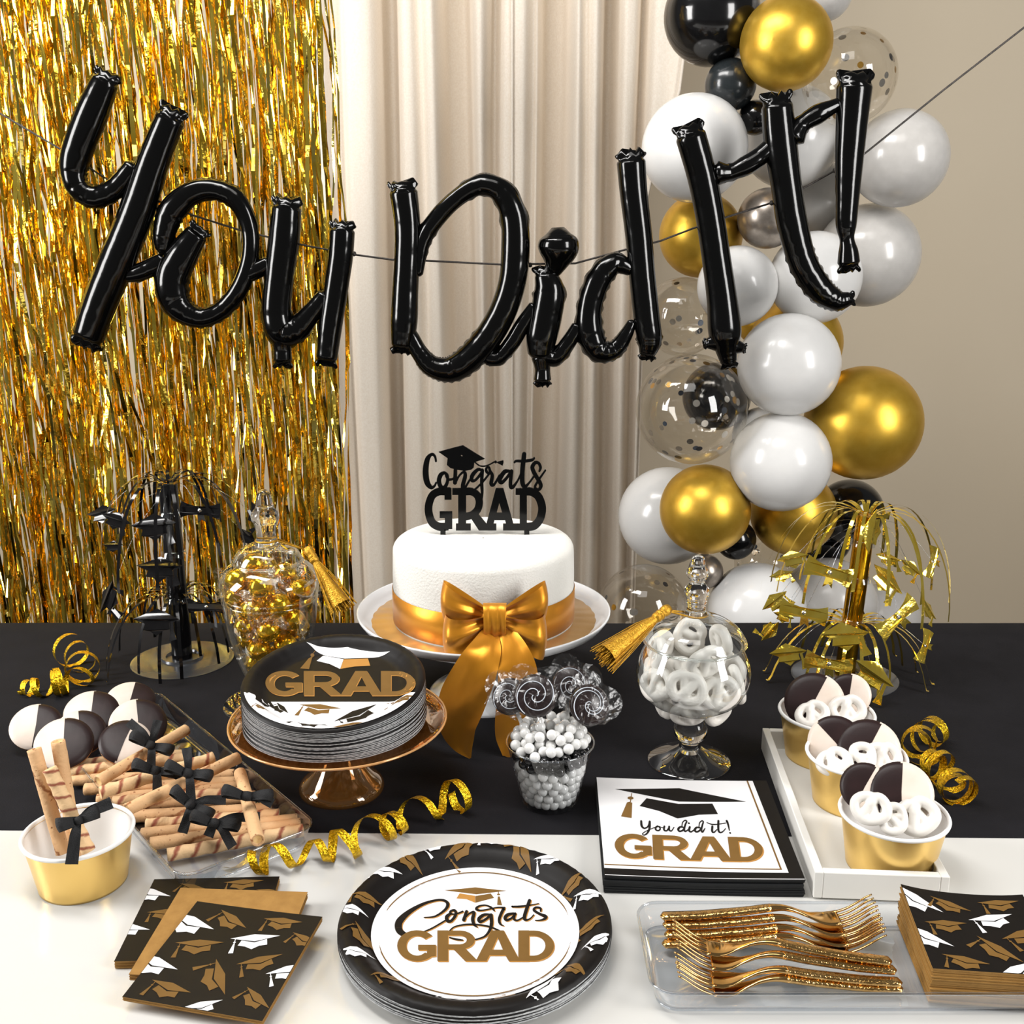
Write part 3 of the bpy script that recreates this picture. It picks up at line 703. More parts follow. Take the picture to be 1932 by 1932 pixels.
g += [rect(355, 965, 525, 1050), rect(425, 1000, 525, 1200), rect(420, 650, 515, 805)]
g += [rect(605, 650, 712, 1220), rect(575, 1130, 775, 1220), rect(525, 650, 720, 740)]
g += quads(cat([(690, 697), (790, 698), (865, 750), (890, 840), (865, 940), (790, 1010), (700, 1035)], 5), 50)
g += [[[(760, 1030), (880, 1000), (985, 1130), (985, 1220), (885, 1220)]]]
g += [[[(1112, 650), (1215, 650), (1350, 1130), (1425, 1130), (1425, 1220), (1210, 1220), (1210, 1130), (1250, 1130), (1237, 1080), (1095, 1080), (1082, 1130), (1120, 1130), (1120, 1220), (935, 1220), (935, 1130), (985, 1130)], [(1160, 850), (1125, 980), (1198, 980)]]]
g += [rect(1435, 650, 1532, 1220), rect(1380, 650, 1450, 740), rect(1400, 1130, 1450, 1220)]
g += quads(cat([(1500, 697), (1590, 698), (1680, 755), (1728, 860), (1735, 960), (1705, 1070), (1640, 1150), (1570, 1172), (1500, 1172)], 5), 54)
solid('grad_lettering', g, 'slab capitals GRAD')
solid('cap_shape', [[[(340, 160), (670, 70), (965, 255), (825, 298), (815, 372), (780, 400), (700, 415), (600, 403), (500, 378), (452, 335), (462, 245)], [(635, 203), (650, 218), (668, 216), (655, 202)]]]
      + stroke([(828, 295, 9), (880, 340, 8), (940, 356, 8), (1010, 340, 8), (1090, 297, 9)], 5)+[[arc(1110, 297, 18, 18, 0, 330, 10)], [[(1118, 300), (1215, 275), (1218, 300), (1205, 347), (1150, 318)]]], 'graduation cap outline with tassel')
for x in (365, 1495): solid('spike', [rect(x, 1205, x+70, 1300)])
# ------------------------------------------------------------------ glass jars
def tassel(name, lab, head, tip, spread, cord_pts, n=90, seed=1):
    t = thing(name, lab, 'tassel', head); R = random.Random(seed)
    h = Vector(head); e = Vector(tip); ax = (e-h); L = ax.length; ax.normalize(); fr = frame(ax, (1, .2, .3))
    b = MB(); b.tube(cord_pts, .0011, 6, closed=False); b.build('cord', tas_m, t, world=True)
    b = MB(); b.lathe([(0, -.006), (.0045, -.005), (.006, -.001), (.0055, .003), (.0042, .006), (.005, .009), (.0056, .012), (.0048, .015), (0, .016)], 14); place(b, h, fr); hk = b.build('head_knot', tas_m, t, world=True)
    b = MB(); b.lathe([(.0046, .0055), (.0056, .0065), (.0056, .009), (.0046, .010)], 14); place(b, h, fr); o = b.build('wrap_thread', tas_m, t, world=True); o.parent = hk
    b = MB()
    for i in range(n):
        a = R.uniform(0, 2*PI); q = math.sqrt(R.random()); ex = spread*q; l = L*R.uniform(.93, 1.03)
        p = [(.003*q*math.cos(a), .003*q*math.sin(a), .012)]+[((.003+(ex-.003)*s**.9)*math.cos(a)*q+R.gauss(0, .0006), (.003+(ex-.003)*s**.9)*math.sin(a)*q*.6+R.gauss(0, .0006), .012+(l-.012)*s) for s in (.3, .65, 1)]
        b.tube(p, .00055, 3, cap=False)
    b.lathe([(.004, .012), (spread*.35, L*.5), (spread*.62, L*.9)], 16, mod=None)
    place(b, h, fr); tag(b.build('fringe', tas_m, t, world=True), kind='stuff')
# right jar with pretzels
yj = 1.039; cj = on_y(1300, 1437, yj); cj.z = T+.0018
t = thing('apothecary_jar', 'round footed glass jar filled with white pretzels', 'jar', cj)
K = .31056
def rows(ps, c0=880): return [(hw*K, c0+r*K) for hw, r in ps]
foot = pprof(rows([(247, 1790), (246, 1786), (200, 1772), (120, 1748), (66, 1728)]), yj); foot = [(r, max(z-foot[0][1], 0)) for r, z in foot]
b = MB(); b.lathe(smooth_prof([(foot[0][0], 0), (foot[0][0], .0015), (foot[2][0], .006), (foot[3][0], .012), (foot[4][0], .018)], 4), 56); b.build('foot', g_jar, t)
st = pprof(rows([(58, 1738), (50, 1712), (56, 1680), (94, 1640), (101, 1595), (84, 1550), (66, 1520), (60, 1495)]), yj)
b = MB(); b.lathe([(0.0001, st[0][1])]+smooth_prof(st, 4)+[(0.0001, st[-1][1])], 40); b.build('stem', g_solid, t, merge=1e-5)
bp = pprof(rows([(40, 1503), (150, 1486), (225, 1446), (288, 1396), (330, 1336), (346, 1268), (338, 1205), (318, 1150), (292, 1100), (285, 1085)]), yj)
bowl = smooth_prof([(0.001, bp[0][1])]+bp, 4)
b = MB(); b.lathe(bowl, 64); b.tube([(bp[-1][0]*math.cos(2*PI*k/56), bp[-1][0]*math.sin(2*PI*k/56), bp[-1][1]) for k in range(56)], .0013, 6, closed=True); b.build('bowl', g_jar, t, merge=1e-5)
zl = bp[-1][1]
t = thing('jar_lid', 'domed glass lid with knob on the pretzel jar', 'lid', cj+Vector((0, 0, zl)))
lp = pprof(rows([(296, 1078), (312, 1062), (300, 1040), (262, 990), (190, 945), (110, 918), (76, 900)]), yj, z0=T+zl)
b = MB(); b.lathe(smooth_prof([(lp[0][0], .0015)]+[(r, max(z, .002)) for r, z in lp[1:]]+[(0.001, lp[-1][1]+.001)], 4), 60); b.tube([((lp[1][0]-.0008)*math.cos(2*PI*k/56), (lp[1][0]-.0008)*math.sin(2*PI*k/56), .0028) for k in range(56)], .0016, 6, closed=True); b.build('dome', g_jar, t, merge=1e-5)
kp = pprof(rows([(72, 905), (58, 880), (58, 850), (64, 835), (62, 815), (76, 780), (74, 755), (58, 730), (46, 712), (50, 695), (68, 668), (66, 640), (46, 620), (43, 590), (34, 562), (10, 550)]), yj, z0=T+zl)
b = MB(); b.lathe([(0.0001, kp[0][1])]+smooth_prof(kp, 3)+[(0.0001, kp[-1][1]+.0004)], 36); b.build('knob', g_solid, t, merge=1e-5)
# left jar with candies
yl = 1.185; cl = on_y(521.5, 1330, yl); cl.z = T+.0018
t = thing('apothecary_jar', 'tapered glass jar filled with gold wrapped candies', 'jar', cl)
K2 = .36232
def rows2(ps): return [(hw*K2, 840+r*K2) for hw, r in ps]
bp2 = pprof(rows2([(60, 1318), (92, 1290), (112, 1265), (140, 1215), (180, 1120), (212, 1010), (232, 910), (246, 800), (259, 715), (250, 680), (215, 640), (176, 615)]), yl)
b = MB(); b.lathe(smooth_prof([(.062, 0), (.062, .002), (.05, .006), (bp2[0][0]*.8, .012)]+bp2, 4), 60)
b.tube([(bp2[-1][0]*math.cos(2*PI*k/56), bp2[-1][0]*math.sin(2*PI*k/56), bp2[-1][1]) for k in range(56)], .0013, 6, closed=True); b.build('bowl', g_jar, t)
b = MB()
for rr_, row in ((247, 775), (243, 800)):
    q = pprof(rows2([(rr_, row)]), yl)[0]; b.tube([(q[0]*math.cos(2*PI*k/56), q[0]*math.sin(2*PI*k/56), q[1]) for k in range(56)], .0011, 6, closed=True)
b.build('moulded_ring', g_jar, t)
zl2 = bp2[-1][1]
t = thing('jar_lid', 'domed glass lid with pointed knob on the candy jar', 'lid', cl+Vector((0, 0, zl2)))
lp2 = pprof(rows2([(178, 612), (176, 595), (150, 555), (105, 530), (62, 520)]), yl, z0=T+zl2)
b = MB(); b.lathe(smooth_prof([(lp2[0][0], .001)]+[(r, max(z, .001)) for r, z in lp2[1:]]+[(0.001, lp2[-1][1]+.001)], 4), 56); b.tube([(lp2[0][0]*math.cos(2*PI*k/56), lp2[0][0]*math.sin(2*PI*k/56), .0020) for k in range(56)], .0015, 6, closed=True); b.build('dome', g_jar, t, merge=1e-5)
kp2 = pprof(rows2([(75, 535), (62, 520), (52, 490), (50, 455), (56, 430), (60, 412), (72, 390), (70, 360), (50, 335), (44, 305), (36, 265), (20, 243), (4, 238)]), yl, z0=T+zl2)
b = MB(); b.lathe([(0.0001, kp2[0][1])]+smooth_prof(kp2, 3)+[(0.0001, kp2[-1][1])], 36); b.build('knob', g_solid, t, merge=1e-5)
# tassels hang round the lid knobs
def ring_cord(c, r, z, head, a0, a1, n=14):
    return [head]+[Vector((c[0]+r*math.cos(math.radians(a0+(a1-a0)*k/n)), c[1]+r*math.sin(math.radians(a0+(a1-a0)*k/n)), z)) for k in range(n+1)]+[head]
hd = on_y(1256, 1152, yj-.032); zk = zrow(1160, yj)
tassel('tassel', 'gold thread tassel hanging left off the pretzel jar lid', hd, on_y(1134, 1246, yj-.075), .019, ring_cord(cj, .0125, zk+.001, hd, -150, 150), seed=2)
hd = on_y(583, 1040, yl-.018); zk = zrow(1022, yl)
tassel('tassel', 'gold thread tassel hanging right off the candy jar lid', hd, on_y(650, 1152, yl-.05), .017, ring_cord(cl, .0125, zk+.002, hd, 30, -260), seed=4)
# candies
ball = MB(); ball.lathe([(math.cos(-PI/2+PI*k/12)*.0138, math.sin(-PI/2+PI*k/12)*.0138) for k in range(13)], 18); R = random.Random(9)
ball.v = [tuple(Vector(v)*(1+R.uniform(-.05, .05))) for v in ball.v]; ballm = ball.mesh('foil_ball', gold_leaf, True, merge=1e-5)
wr = MB()
for sg in (-1, 1):
    rowsw = []
    for i in range(5):
        s = i/4; rr_ = (.0125, .006, .008, .0135, .017)[i]
        rowsw.append([((rr_*math.cos(2*PI*k/16))*(.75+.25*(k % 2)), rr_*math.sin(2*PI*k/16)*.5*(.6+.4*(k % 2)), sg*(.006+.017*s+.0012*(k % 3))) for k in range(16)])
    wr.grid(rowsw, 0, True)
wr.v = [(v[0]*(1+R.uniform(-.04, .04)), v[1]*(1+R.uniform(-.04, .04)), v[2]) for v in wr.v]
wrm = wr.mesh('wrapper', cello2, False)
Rf = lerpf([(0, .03)]+[(z, r-.001) for r, z in bp2])
P = pack(33, .0160, Rf, .16, 3, 220); P[:, 2] += .012
base = None
for i, p in enumerate(P):
    if base is None:
        base = thing('wrapped_candy', 'gold foil candy in a twisted clear wrapper inside the tapered glass jar', 'candy', (0, 0, 0), None, 'gold candies in the glass jar')
        link('foil_ball', ballm, base); link('wrapper', wrm, base); o = base
    else: o = dup(base, (0, 0, 0))
    o.location = cl+Vector(p); o.rotation_euler = (R.uniform(0, 6), R.uniform(0, 6), R.uniform(0, 6))
    o.scale = (1, 1, 1)
# ------------------------------------------------------------------ pretzels (fused into one surface)
def pretzel_mesh():
    b = MB(); out = []
    for k in range(40):
        a = 2*PI*k/40; r = 1+.05*math.cos(2*a); y = math.sin(a)*.86-.04*math.cos(3*a); notch = -.16*math.exp(-((a-PI/2)/.30)**2)
        out.append((math.cos(a)*r*.0158, (y+notch)*.0158, 0))
    b.tube(out, .0056, 10, closed=True)
    for sg in (-1, 1):
        c = cat([(sg*.0015, .0100, .001), (-sg*.0010, .004, .0022*sg), (-sg*.0030, -.001, .0015*sg), (-sg*.0075, -.0125, .0008)], 7); b.tube([p for p in c], .0050, 10)
    b.v = [(v[0], v[1], v[2]) for v in b.v]
    o = b.build('tmp_pretzel', yog); m = o.modifiers.new('r', 'REMESH'); m.mode = 'VOXEL'; m.voxel_size = .0011
    s = o.modifiers.new('s', 'SMOOTH'); s.iterations = 4; s.factor = .6
    dg = bpy.context.evaluated_depsgraph_get(); dg.update(); me = bpy.data.meshes.new_from_object(o.evaluated_get(dg)); me.name = 'pretzel'
    bpy.data.objects.remove(o); me.polygons.foreach_set('use_smooth', [True]*len(me.polygons)); return me
pz = pretzel_mesh()
def pretzel(loc, n, xd, label, group=None, s=1.0):
    o = link('pretzel', pz); tag(o, label, 'pretzel', group); o.location = loc; o.rotation_euler = frame(n, xd).to_euler(); o.scale = (s, s, s); return o
Rf = lerpf([(0, .001)]+[(z-.002, max(r-.0005, .001)) for r, z in bp]); zb = bp[1][1]
P = pack(27, .0160, lambda z: max(Rf(z+zb-.004)-.001, .002), .075, 8, 260)
for p in P:
    h_ = math.hypot(p[0], p[1]); w_ = Rf(p[2]+zb-.004)-.0130
    if h_ > .5*(Rf(p[2]+zb-.004)-.016) and w_ > h_: p[0] *= w_/h_; p[1] *= w_/h_; R = random.Random(12)
for p in P:
    q = Vector((p[0], p[1], p[2]+zb-.004))
    if q.z > zl-.004: continue
    rad = Vector((p[0], p[1], 0)); n_ = rad.normalized()+Vector((R.gauss(0, .2), R.gauss(0, .2), -.9*(1-min(1, p[2]/.040))+R.gauss(.05, .2))) if rad.length > .015 else Vector((R.gauss(0, .5), R.gauss(0, .5), 1))
    pretzel(cj+q*1.0, n_, (R.gauss(0, 1), R.gauss(0, 1), R.gauss(0, 1)), 'white yogurt coated pretzel inside the round footed glass jar', 'pretzels in the glass jar', 1.0)
# ------------------------------------------------------------------ amber stand with small plates
ys = .98; cs = on_y(645, 1490, ys); cs.z = T+.0018
zrim = zrow(1364, ys)-T
t = thing('pedestal_stand', 'amber glass pedestal stand under the small plates', 'cake stand', cs)
b = MB(); b.lathe(smooth_prof([(.0425, 0), (.0432, .003), (.041, .008), (.033, .016), (.024, .028), (.0175, .042), (.0165, zrim-.014), (.022, zrim-.009)], 4), 56); b.build('pedestal', g_amber, t)
b = MB(); b.lathe([(.001, zrim-.008), (.022, zrim-.009), (.07, zrim-.0075), (.092, zrim-.005), (.106, zrim+.001), (.1085, zrim+.004), (.1075, zrim+.0045), (.104, zrim+.002), (.090, zrim-.0025), (.001, zrim-.004)], 72); b.build('plate', g_amber, t, merge=1e-5)
b = MB(); b.tube([(.108*math.cos(2*PI*k/80), .108*math.sin(2*PI*k/80), zrim+.004) for k in range(80)], .0011, 6, closed=True); b.build('rim', M('glass_amber_edge', (216, 164, 108), .08, .2, var=(40, (206, 152, 96)), coat=.5), t)
ZP = [(0, 0), (.70, 0), (.745, .004), (.79, .028), (.84, .075), (.885, .108), (.93, .120), (.965, .117), (.985, .106), (1.0, .085)]
zpf = lerpf(ZP)
def plate_mesh(R_, topm, seed):
    b = MB(); rr = random.Random(seed); n = 150
    cr_ = [rr.uniform(.2, 1)*(1 if rr.random() < .6 else .2) for _ in range(75)]
    def md(r, k):
        f = max(0, min(1, (r/R_-.78)/.06)); return -R_*.007*f*cr_[k//2]*(k % 2)*(1 if r < R_*.99 else .4)
    top = [(R_*q, R_*zpf(q)) for q in (0.0001, .3, .6, .70, .73, .76, .79, .815, .84, .865, .89, .92, .95, .97, .985, 1.0)]
    b.lathe(top, n, 0, mod=md)
    b.lathe([(r*.999, z-R_*.012) for r, z in top[3:]][::-1]+[(0.0001, -R_*.012)], n, 1, mod=md)
    b.grid([[(R_*math.cos(2*PI*k/n), R_*math.sin(2*PI*k/n), R_*(.085)+md(R_, k)) for k in range(n)], [(R_*.999*math.cos(2*PI*k/n), R_*.999*math.sin(2*PI*k/n), R_*.073+md(R_, k)) for k in range(n)]], 1, True)
    return b.mesh('paper_plate', [topm, plate_under], True)
ORD = ['top', 'second', 'third', 'fourth', 'fifth', 'sixth', 'seventh', 'eighth', 'ninth', 'tenth', 'eleventh', 'twelfth', 'thirteenth', 'fourteenth', 'fifteenth', 'sixteenth', 'seventeenth', 'eighteenth', 'lowest']
Rs = .0905; pm = [plate_mesh(Rs, print_black, k) for k in range(4)]
NP = 19; zst = cs.z+zrim-.004; R = random.Random(4); tilt = math.radians(8.5)
piv = Vector((cs.x-.002, cs.y-.004-Rs, 0))
for i in range(NP):
    f = i/(NP-1); a = tilt*f; o = link('paper_plate', pm[i % 4])
    lz = zst+.0016+i*.00155; o.rotation_euler = (Matrix.Rotation(a, 3, 'X') @ Matrix.Rotation(R.uniform(0, 6) if i < NP-1 else 0, 3, 'Z')).to_euler()
    fr = Matrix.Rotation(a, 3, 'X'); zc_ = Rs*.085
    o.location = Vector((piv.x+R.uniform(-.0008, .0008)*(i < NP-1), piv.y+R.uniform(-.0008, .0008)*(i < NP-1), lz+zc_))+fr @ Vector((0, Rs, -zc_))
    if i < NP-1: tag(o, ORD[NP-1-i]+' paper plate from the top of the stack on the amber stand', 'plate', 'small plates stacked on the amber stand')
    else: tp = o
tag(tp, 'small black paper plate printed GRAD topping the stack on the amber stand', 'plate', 'small plates stacked on the amber stand')
# its print, traced relative to the rim ellipse
def e2(cr0, s, o, R_):
    m = (Matrix.Translation(o.location) @ o.rotation_euler.to_matrix().to_4x4()).inverted(); o0 = m @ CAM; m3 = m.to_3x3()
    def f(x, y):
        d = m3 @ ray(cr0[0]+x*s, cr0[1]+y*s); z = 0
        for _ in range(8):
            q = o0+d*((z-o0.z)/d.z); z = .5*z+.5*R_*zpf(min(math.hypot(q.x, q.y)/R_, 1))
        return (q.x, q.y)
    return f
f4 = e2((460, 1190), .18634, tp, Rs)
def psurf(R_, lift): return lambda x, y: Vector((x, y, R_*zpf(min(math.hypot(x, y)/R_, 1))+lift+R_*.004*max(0, min(1, (math.hypot(x, y)/R_-.72)/.06))))
A1, A2, A3 = .00025, .0004, .00055
n = 90; ring = lambda r, a0=0, a1=360, k=n: arc(0, 0, r, r, a0, a1, k)
wy = f4(900, 722)[1]
low_ = clip_half([[ring(Rs*.962, 0, 356, 89)]], 0, 1, wy)
decal('white_panel', low_, psurf(Rs, A1), print_white, tp, .006)
gp = grad_polys()
def box4(x0, y0, x1, y1, f): return lambda x, y: f(x0+(x1-x0)*x/3.13, y1+(y0-y1)*y)
decal('grad_outline', xf(gp, box4(222, 418, 1752, 668, f4)), psurf(Rs, A2), print_lite, tp, .006)
decal('grad_lettering', xf(gp, box4(216, 412, 1745, 660, f4)), psurf(Rs, A3), print_gold, tp, .006, 'wide gold capitals GRAD')
decal('cap_board', xf([[[(635, 120), (740, 160), (860, 178), (1050, 172), (1200, 205), (1330, 220), (1480, 215), (1370, 270), (1020, 285), (850, 260), (730, 210)]], [[(805, 255), (1010, 292), (975, 390), (870, 340), (738, 308)]]], f4), psurf(Rs, A2), print_white, tp, .006)
decal('cap_band', xf([[[(1012, 292), (1258, 285), (1280, 358), (1120, 365), (977, 390)]]], f4), psurf(Rs, A2), print_lite, tp, .006)
decal('cap_tassel', xf([[[(722, 205), (728, 207), (702, 240), (697, 237)]], [arc(695, 252, 20, 18, 0, 330, 10)], [[(690, 265), (698, 268), (690, 285), (660, 392), (570, 385), (655, 285)]]], f4), psurf(Rs, A2), print_gold, tp, .006)
cg, ck = [], []
for a, c, k in (((560, 752), (985, 792), 'g'), ((915, 925), (1350, 750), 'k'), ((1440, 742), (1760, 700), 'g'), ((330, 730), (450, 840), 'k'), ((545, 935), (850, 985), 'k'), ((900, 990), (1330, 960), 'g'), ((110, 740), (260, 830), 'g'), ((480, 1000), (700, 1010), 'g'), ((1490, 890), (1800, 800), 'k'), ((150, 620), (330, 810), 'k'), ((820, 1000), (900, 1060), 'g')):
    q = capat(f4(*a), f4(*c)); q = clip_disc(clip_half(q, 0, 1, wy), Rs*.96); (cg if k == 'g' else ck).append(q)
for q in cg: decal('cap_print', q, psurf(Rs, A2), print_gold, tp, .006, 'gold cap')
for q in ck: decal('cap_print', q, psurf(Rs, A3), print_black, tp, .006, 'black cap')
# ------------------------------------------------------------------ big Congrats GRAD plates in front
cf = on_z(897, 1741, T+.017); Rb = 256*mpp(cf)
pm = [plate_mesh(Rb, print_black, 20+k) for k in range(3)]
for i in range(8):
    o = link('paper_plate', pm[i % 3]); z = T+.0016+i*.0013
    o.location = (cf.x+R.uniform(-.0008, .0008)*(i < 7), cf.y+R.uniform(-.0008, .0008)*(i < 7), z); o.rotation_euler = (0, 0, R.uniform(0, 6) if i < 7 else 0)
    tag(o, ORD[7-i]+' plate from the top of the large front stack' if i < 7 else 'large round paper plate printed Congrats GRAD, top of the front stack', 'plate', 'large plates stacked in front')
tp = o
fb = e2((630, 1570), .27950, tp, Rb); fc = e2((720, 1660), .18634, tp, Rb)
decal('white_centre', [[ring(Rb*.765, 0, 356, 89)]], psurf(Rb, A1), print_white, tp, .012)
decal('gold_ring', quads(ring(Rb*.715, 0, 360, 120), Rb*.005), psurf(Rb, .0009), print_gold, tp)
decal('grad_outline', xf(gp, box4(163, 526, 1768, 838, fc)), psurf(Rb, .0005), print_lite, tp, .02)
decal('grad_lettering', xf(gp, box4(155, 518, 1758, 828, fc)), psurf(Rb, .0006), print_gold, tp, .02, 'wide gold capitals GRAD')
decal('cap_board', xf([[[(635, 110), (950, 80), (1265, 115), (960, 150)]], [[(1178, 122), (1186, 122), (1186, 150), (1178, 150)]], [arc(1184, 152, 16, 9, 0, 330, 10)], [[(1176, 172), (1196, 172), (1220, 262), (1170, 258)]], [[(950, 168), (1105, 142), (1138, 186), (950, 236)]]], fc), psurf(Rb, A2), print_gold, tp, .02)
decal('cap_band', xf([[[(790, 140), (948, 166), (948, 236), (860, 200), (758, 192)]]], fc), psurf(Rb, A2), print_lite, tp, .02)
CON = [[(430, 385, 5), (540, 375, 9), (640, 310, 13), (670, 255, 17), (640, 217, 13), (560, 210, 11), (420, 250, 15), (280, 330, 24), (185, 420, 35), (170, 490, 36), (200, 540, 30), (270, 566, 18), (350, 560, 8), (430, 530, 7), (520, 490, 8), (640, 420, 8)],
 [(700, 345, 13), (660, 380, 19), (668, 420, 17), (705, 420, 14), (750, 360, 15), (740, 315, 13), (700, 322, 11), (695, 345, 9), (750, 352, 8), (820, 325, 9)], [(860, 325, 15), (832, 410, 18)], [(838, 395, 9), (890, 345, 9), (935, 335, 15), (922, 400, 18), (935, 455, 14), (970, 486, 4)],
 [(1095, 355, 9), (1035, 360, 15), (985, 400, 18), (1000, 430, 14), (1060, 400, 13), (1105, 360, 13)], [(1108, 360, 17), (1112, 450, 18), (1092, 520, 14), (1040, 580, 10), (950, 610, 7)], [(690, 520, 7), (740, 480, 7), (850, 458, 9), (980, 460, 9), (1100, 482, 9), (1190, 520, 9)], [(690, 590, 7), (760, 608, 10), (820, 615, 7)],
 [(1140, 318, 7), (1110, 285, 10), (1050, 262, 7), (985, 272, 10), (958, 300, 13), (1000, 315, 9), (1080, 303, 7), (1170, 285, 7), (1245, 287, 9)], [(1235, 295, 15), (1192, 395, 15), (1200, 450, 11), (1235, 470, 4)],
 [(1335, 345, 11), (1275, 360, 17), (1250, 390, 17), (1268, 413, 13), (1320, 390, 11), (1350, 347, 12)], [(1352, 347, 13), (1340, 400, 13), (1375, 415, 9), (1440, 380, 7)], [(1497, 215, 17), (1447, 370, 18), (1457, 410, 13), (1500, 400, 7), (1540, 360, 6)], [(1320, 275, 9), (1400, 275, 11), (1500, 262, 7), (1590, 245, 4)],
 [(1610, 320, 9), (1608, 292, 10), (1562, 285, 11), (1542, 312, 13), (1600, 350, 13), (1660, 376, 17), (1650, 400, 13), (1600, 415, 7), (1555, 415, 4)]]
pl = []
for s in CON: pl += stroke(s, 6)
decal('congrats_shadow', xf(xf(pl, lambda x, y: (x+9, y+6)), fc), psurf(Rb, .00042), print_lite, tp)
decal('congrats_lettering', xf(pl, fc), psurf(Rb, .00052), print_black, tp, None, 'black script word Congrats')
wc, gc = [], []
for a, c, k in (((225, 275), (465, 292), 'w'), ((440, 150), (600, 300), 'g'), ((595, 140), (740, 75), 'w'), ((750, 192), (930, 60), 'g'), ((975, 66), (1170, 72), 'w'), ((1210, 275), (1345, 285), 'x'), ((1360, 185), (1550, 190), 'w'), ((1530, 440), (1670, 290), 'g'), ((1640, 430), (1820, 440), 'w'), ((1630, 690), (1800, 570), 'g'), ((1690, 780), (1860, 700), 'w'), ((1580, 910), (1700, 990), 'g'), ((1300, 1130), (1500, 975), 'w'), ((1100, 1110), (1180, 1090), 'g'), ((690, 1085), (975, 1135), 'w'), ((290, 960), (430, 985), 'g'), ((80, 790), (240, 840), 'w'), ((140, 600), (300, 830), 'g'), ((45, 520), (200, 550), 'w'), ((105, 440), (330, 500), 'g'), ((1250, 90), (1330, 280), 'g')):
    if k == 'x': continue
    pa_, pb_ = fb(*a), fb(*c); m_ = ((pa_[0]+pb_[0])/2, (pa_[1]+pb_[1])/2); h_ = math.hypot(pb_[0]-pa_[0], pb_[1]-pa_[1])
    if h_ < Rb*.26: s_ = Rb*.26/h_; pa_ = (m_[0]+(pa_[0]-m_[0])*s_, m_[1]+(pa_[1]-m_[1])*s_); pb_ = (m_[0]+(pb_[0]-m_[0])*s_, m_[1]+(pb_[1]-m_[1])*s_)
    q = clip_disc(capat(pa_, pb_), Rb*.985); (wc if k == 'w' else gc).append(q)
sf = lambda x, y: psurf(Rb, .0002)(x, y)
# keep the rim caps off the white centre: the centre print lies above them
for q in wc: decal('cap_print', q, sf, print_white, tp, .006, 'white cap')
for q in gc: decal('cap_print', q, psurf(Rb, .00019), print_gold, tp, .006, 'gold cap')
# ------------------------------------------------------------------ napkins
def napkin(label, quad, th, topm, sidem, group, curl=lambda u, v: 0, plies=3, seed=0, inset=.0007):
    TL, TR, BR, BL = [Vector(q) for q in quad]; c = (TL+TR+BR+BL)/4; R = random.Random(seed)
    t = thing('napkin', label, 'napkin', c, None, group)
    def S(u, v): return TL*(1-u)*(1-v)+TR*u*(1-v)+BR*u*v+BL*(1-u)*v+Vector((0, 0, curl(u, v)))-c
    n = 12; pt = th/plies
    for k in range(plies):
        i0, i1, j0, j1 = [R.uniform(0, inset)/.12*(k > 0) for _ in range(4)]
        b = MB(); gt = []; gb = []
        for j in range(n+1):
            us = lambda i: i0+(1-i0-i1)*i/n; v = j0+(1-j0-j1)*j/n
            gt.append([S(us(i), v)-Vector((0, 0, k*pt)) for i in range(n+1)]); gb.append([S(us(i), v)-Vector((0, 0, k*pt+pt*.82)) for i in range(n+1)])
        b.grid(gt, 0); b.grid(gb[::-1], 1)
        rim = lambda g_: g_[0]+[r[-1] for r in g_[1:]]+g_[-1][::-1][1:]+[r[0] for r in g_[::-1][1:-1]]
        b.grid([rim(gt), rim(gb)], 1, True)
        o = b.build('ply', [topm if k == 0 else sidem, sidem], t, False)
        if k == 0: top_ply = o
    return top_ply, S
def caps_on(t, S, H, lst, lift=.0003):
    for key, m, lab in (('w', print_white, 'white cap'), ('g', print_gold, 'gold cap')):
        for a, c, k in lst:
            if k == key:
                A_, C__ = H(*a), H(*c); ps = clip_box(xf(capat((A_[0], -A_[1]), (C__[0], -C__[1])), lambda x, y: (x, -y)), .004, .996)
                decal('cap_print', ps, lambda u, v: S(u, v)+Vector((0, 0, lift)), m, t, .12, lab)
def fit_square(px, z):
    """four traced corner pixels (TL,TR,BR,BL) -> nearest square on height z"""
    P = [on_z(*p, z) for p in px]; c = sum(P, Vector())/4
    e = ((P[1]-P[0])+(P[2]-P[3])).normalized(); f_ = ((P[3]-P[0])+(P[2]-P[1])).normalized()
    a = (math.atan2(e.y, e.x)+math.atan2(f_.y, f_.x)+PI/2)/2
    s = ((P[1]-P[0]).length+(P[2]-P[3]).length+(P[3]-P[0]).length+(P[2]-P[1]).length)/8
    u = Vector((math.cos(a), math.sin(a), 0)); v = Vector((math.sin(a), -math.cos(a), 0))
    return [c-u*s-v*s, c+u*s-v*s, c+u*s+v*s, c-u*s+v*s]
q5 = lambda x, y: (220+x*.20704, 1650+y*.20704)
def lift(quad, zs): return [Vector((p.x, p.y, T+z)) for p, z in zip(quad, zs)]
G1 = 'beverage napkins fanned at front left'
sh = Vector((0, 0, 0))
Qa = [q5(255, 55), q5(1490, 75), q5(1330, 770), q5(22, 745)]
SQ = fit_square(Qa, T+.006); Hh = homog([(255, 55), (1490, 75), (1330, 770), (22, 745)], [(0, 0), (1, 0), (1, 1), (0, 1)])
for k in range(3):
    t, S = napkin('black cap print napkin, rearmost of the fanned pile' if k == 2 else ('lowest', 'second')[k % 2]+' gold edged napkin under the rearmost cap print napkin', lift(SQ, [.0024*(k+1)]*4), .0020, print_black if k == 2 else nap_gold, nap_gold, G1, seed=k)
caps_on(t, S, Hh, [((60, 120), (440, 218), 'w'), ((-80, 430), (300, 500), 'w'), ((510, 105), (790, 172), 'g'), ((940, 115), (1340, 110), 'g'), ((240, 350), (600, 345), 'g'), ((1270, 190), (1520, 215), 'g')])
Qb = [q5(485, 160), q5(1762, 228), q5(1560, 930), q5(75, 835)]; SQ = fit_square(Qb, T+.011)
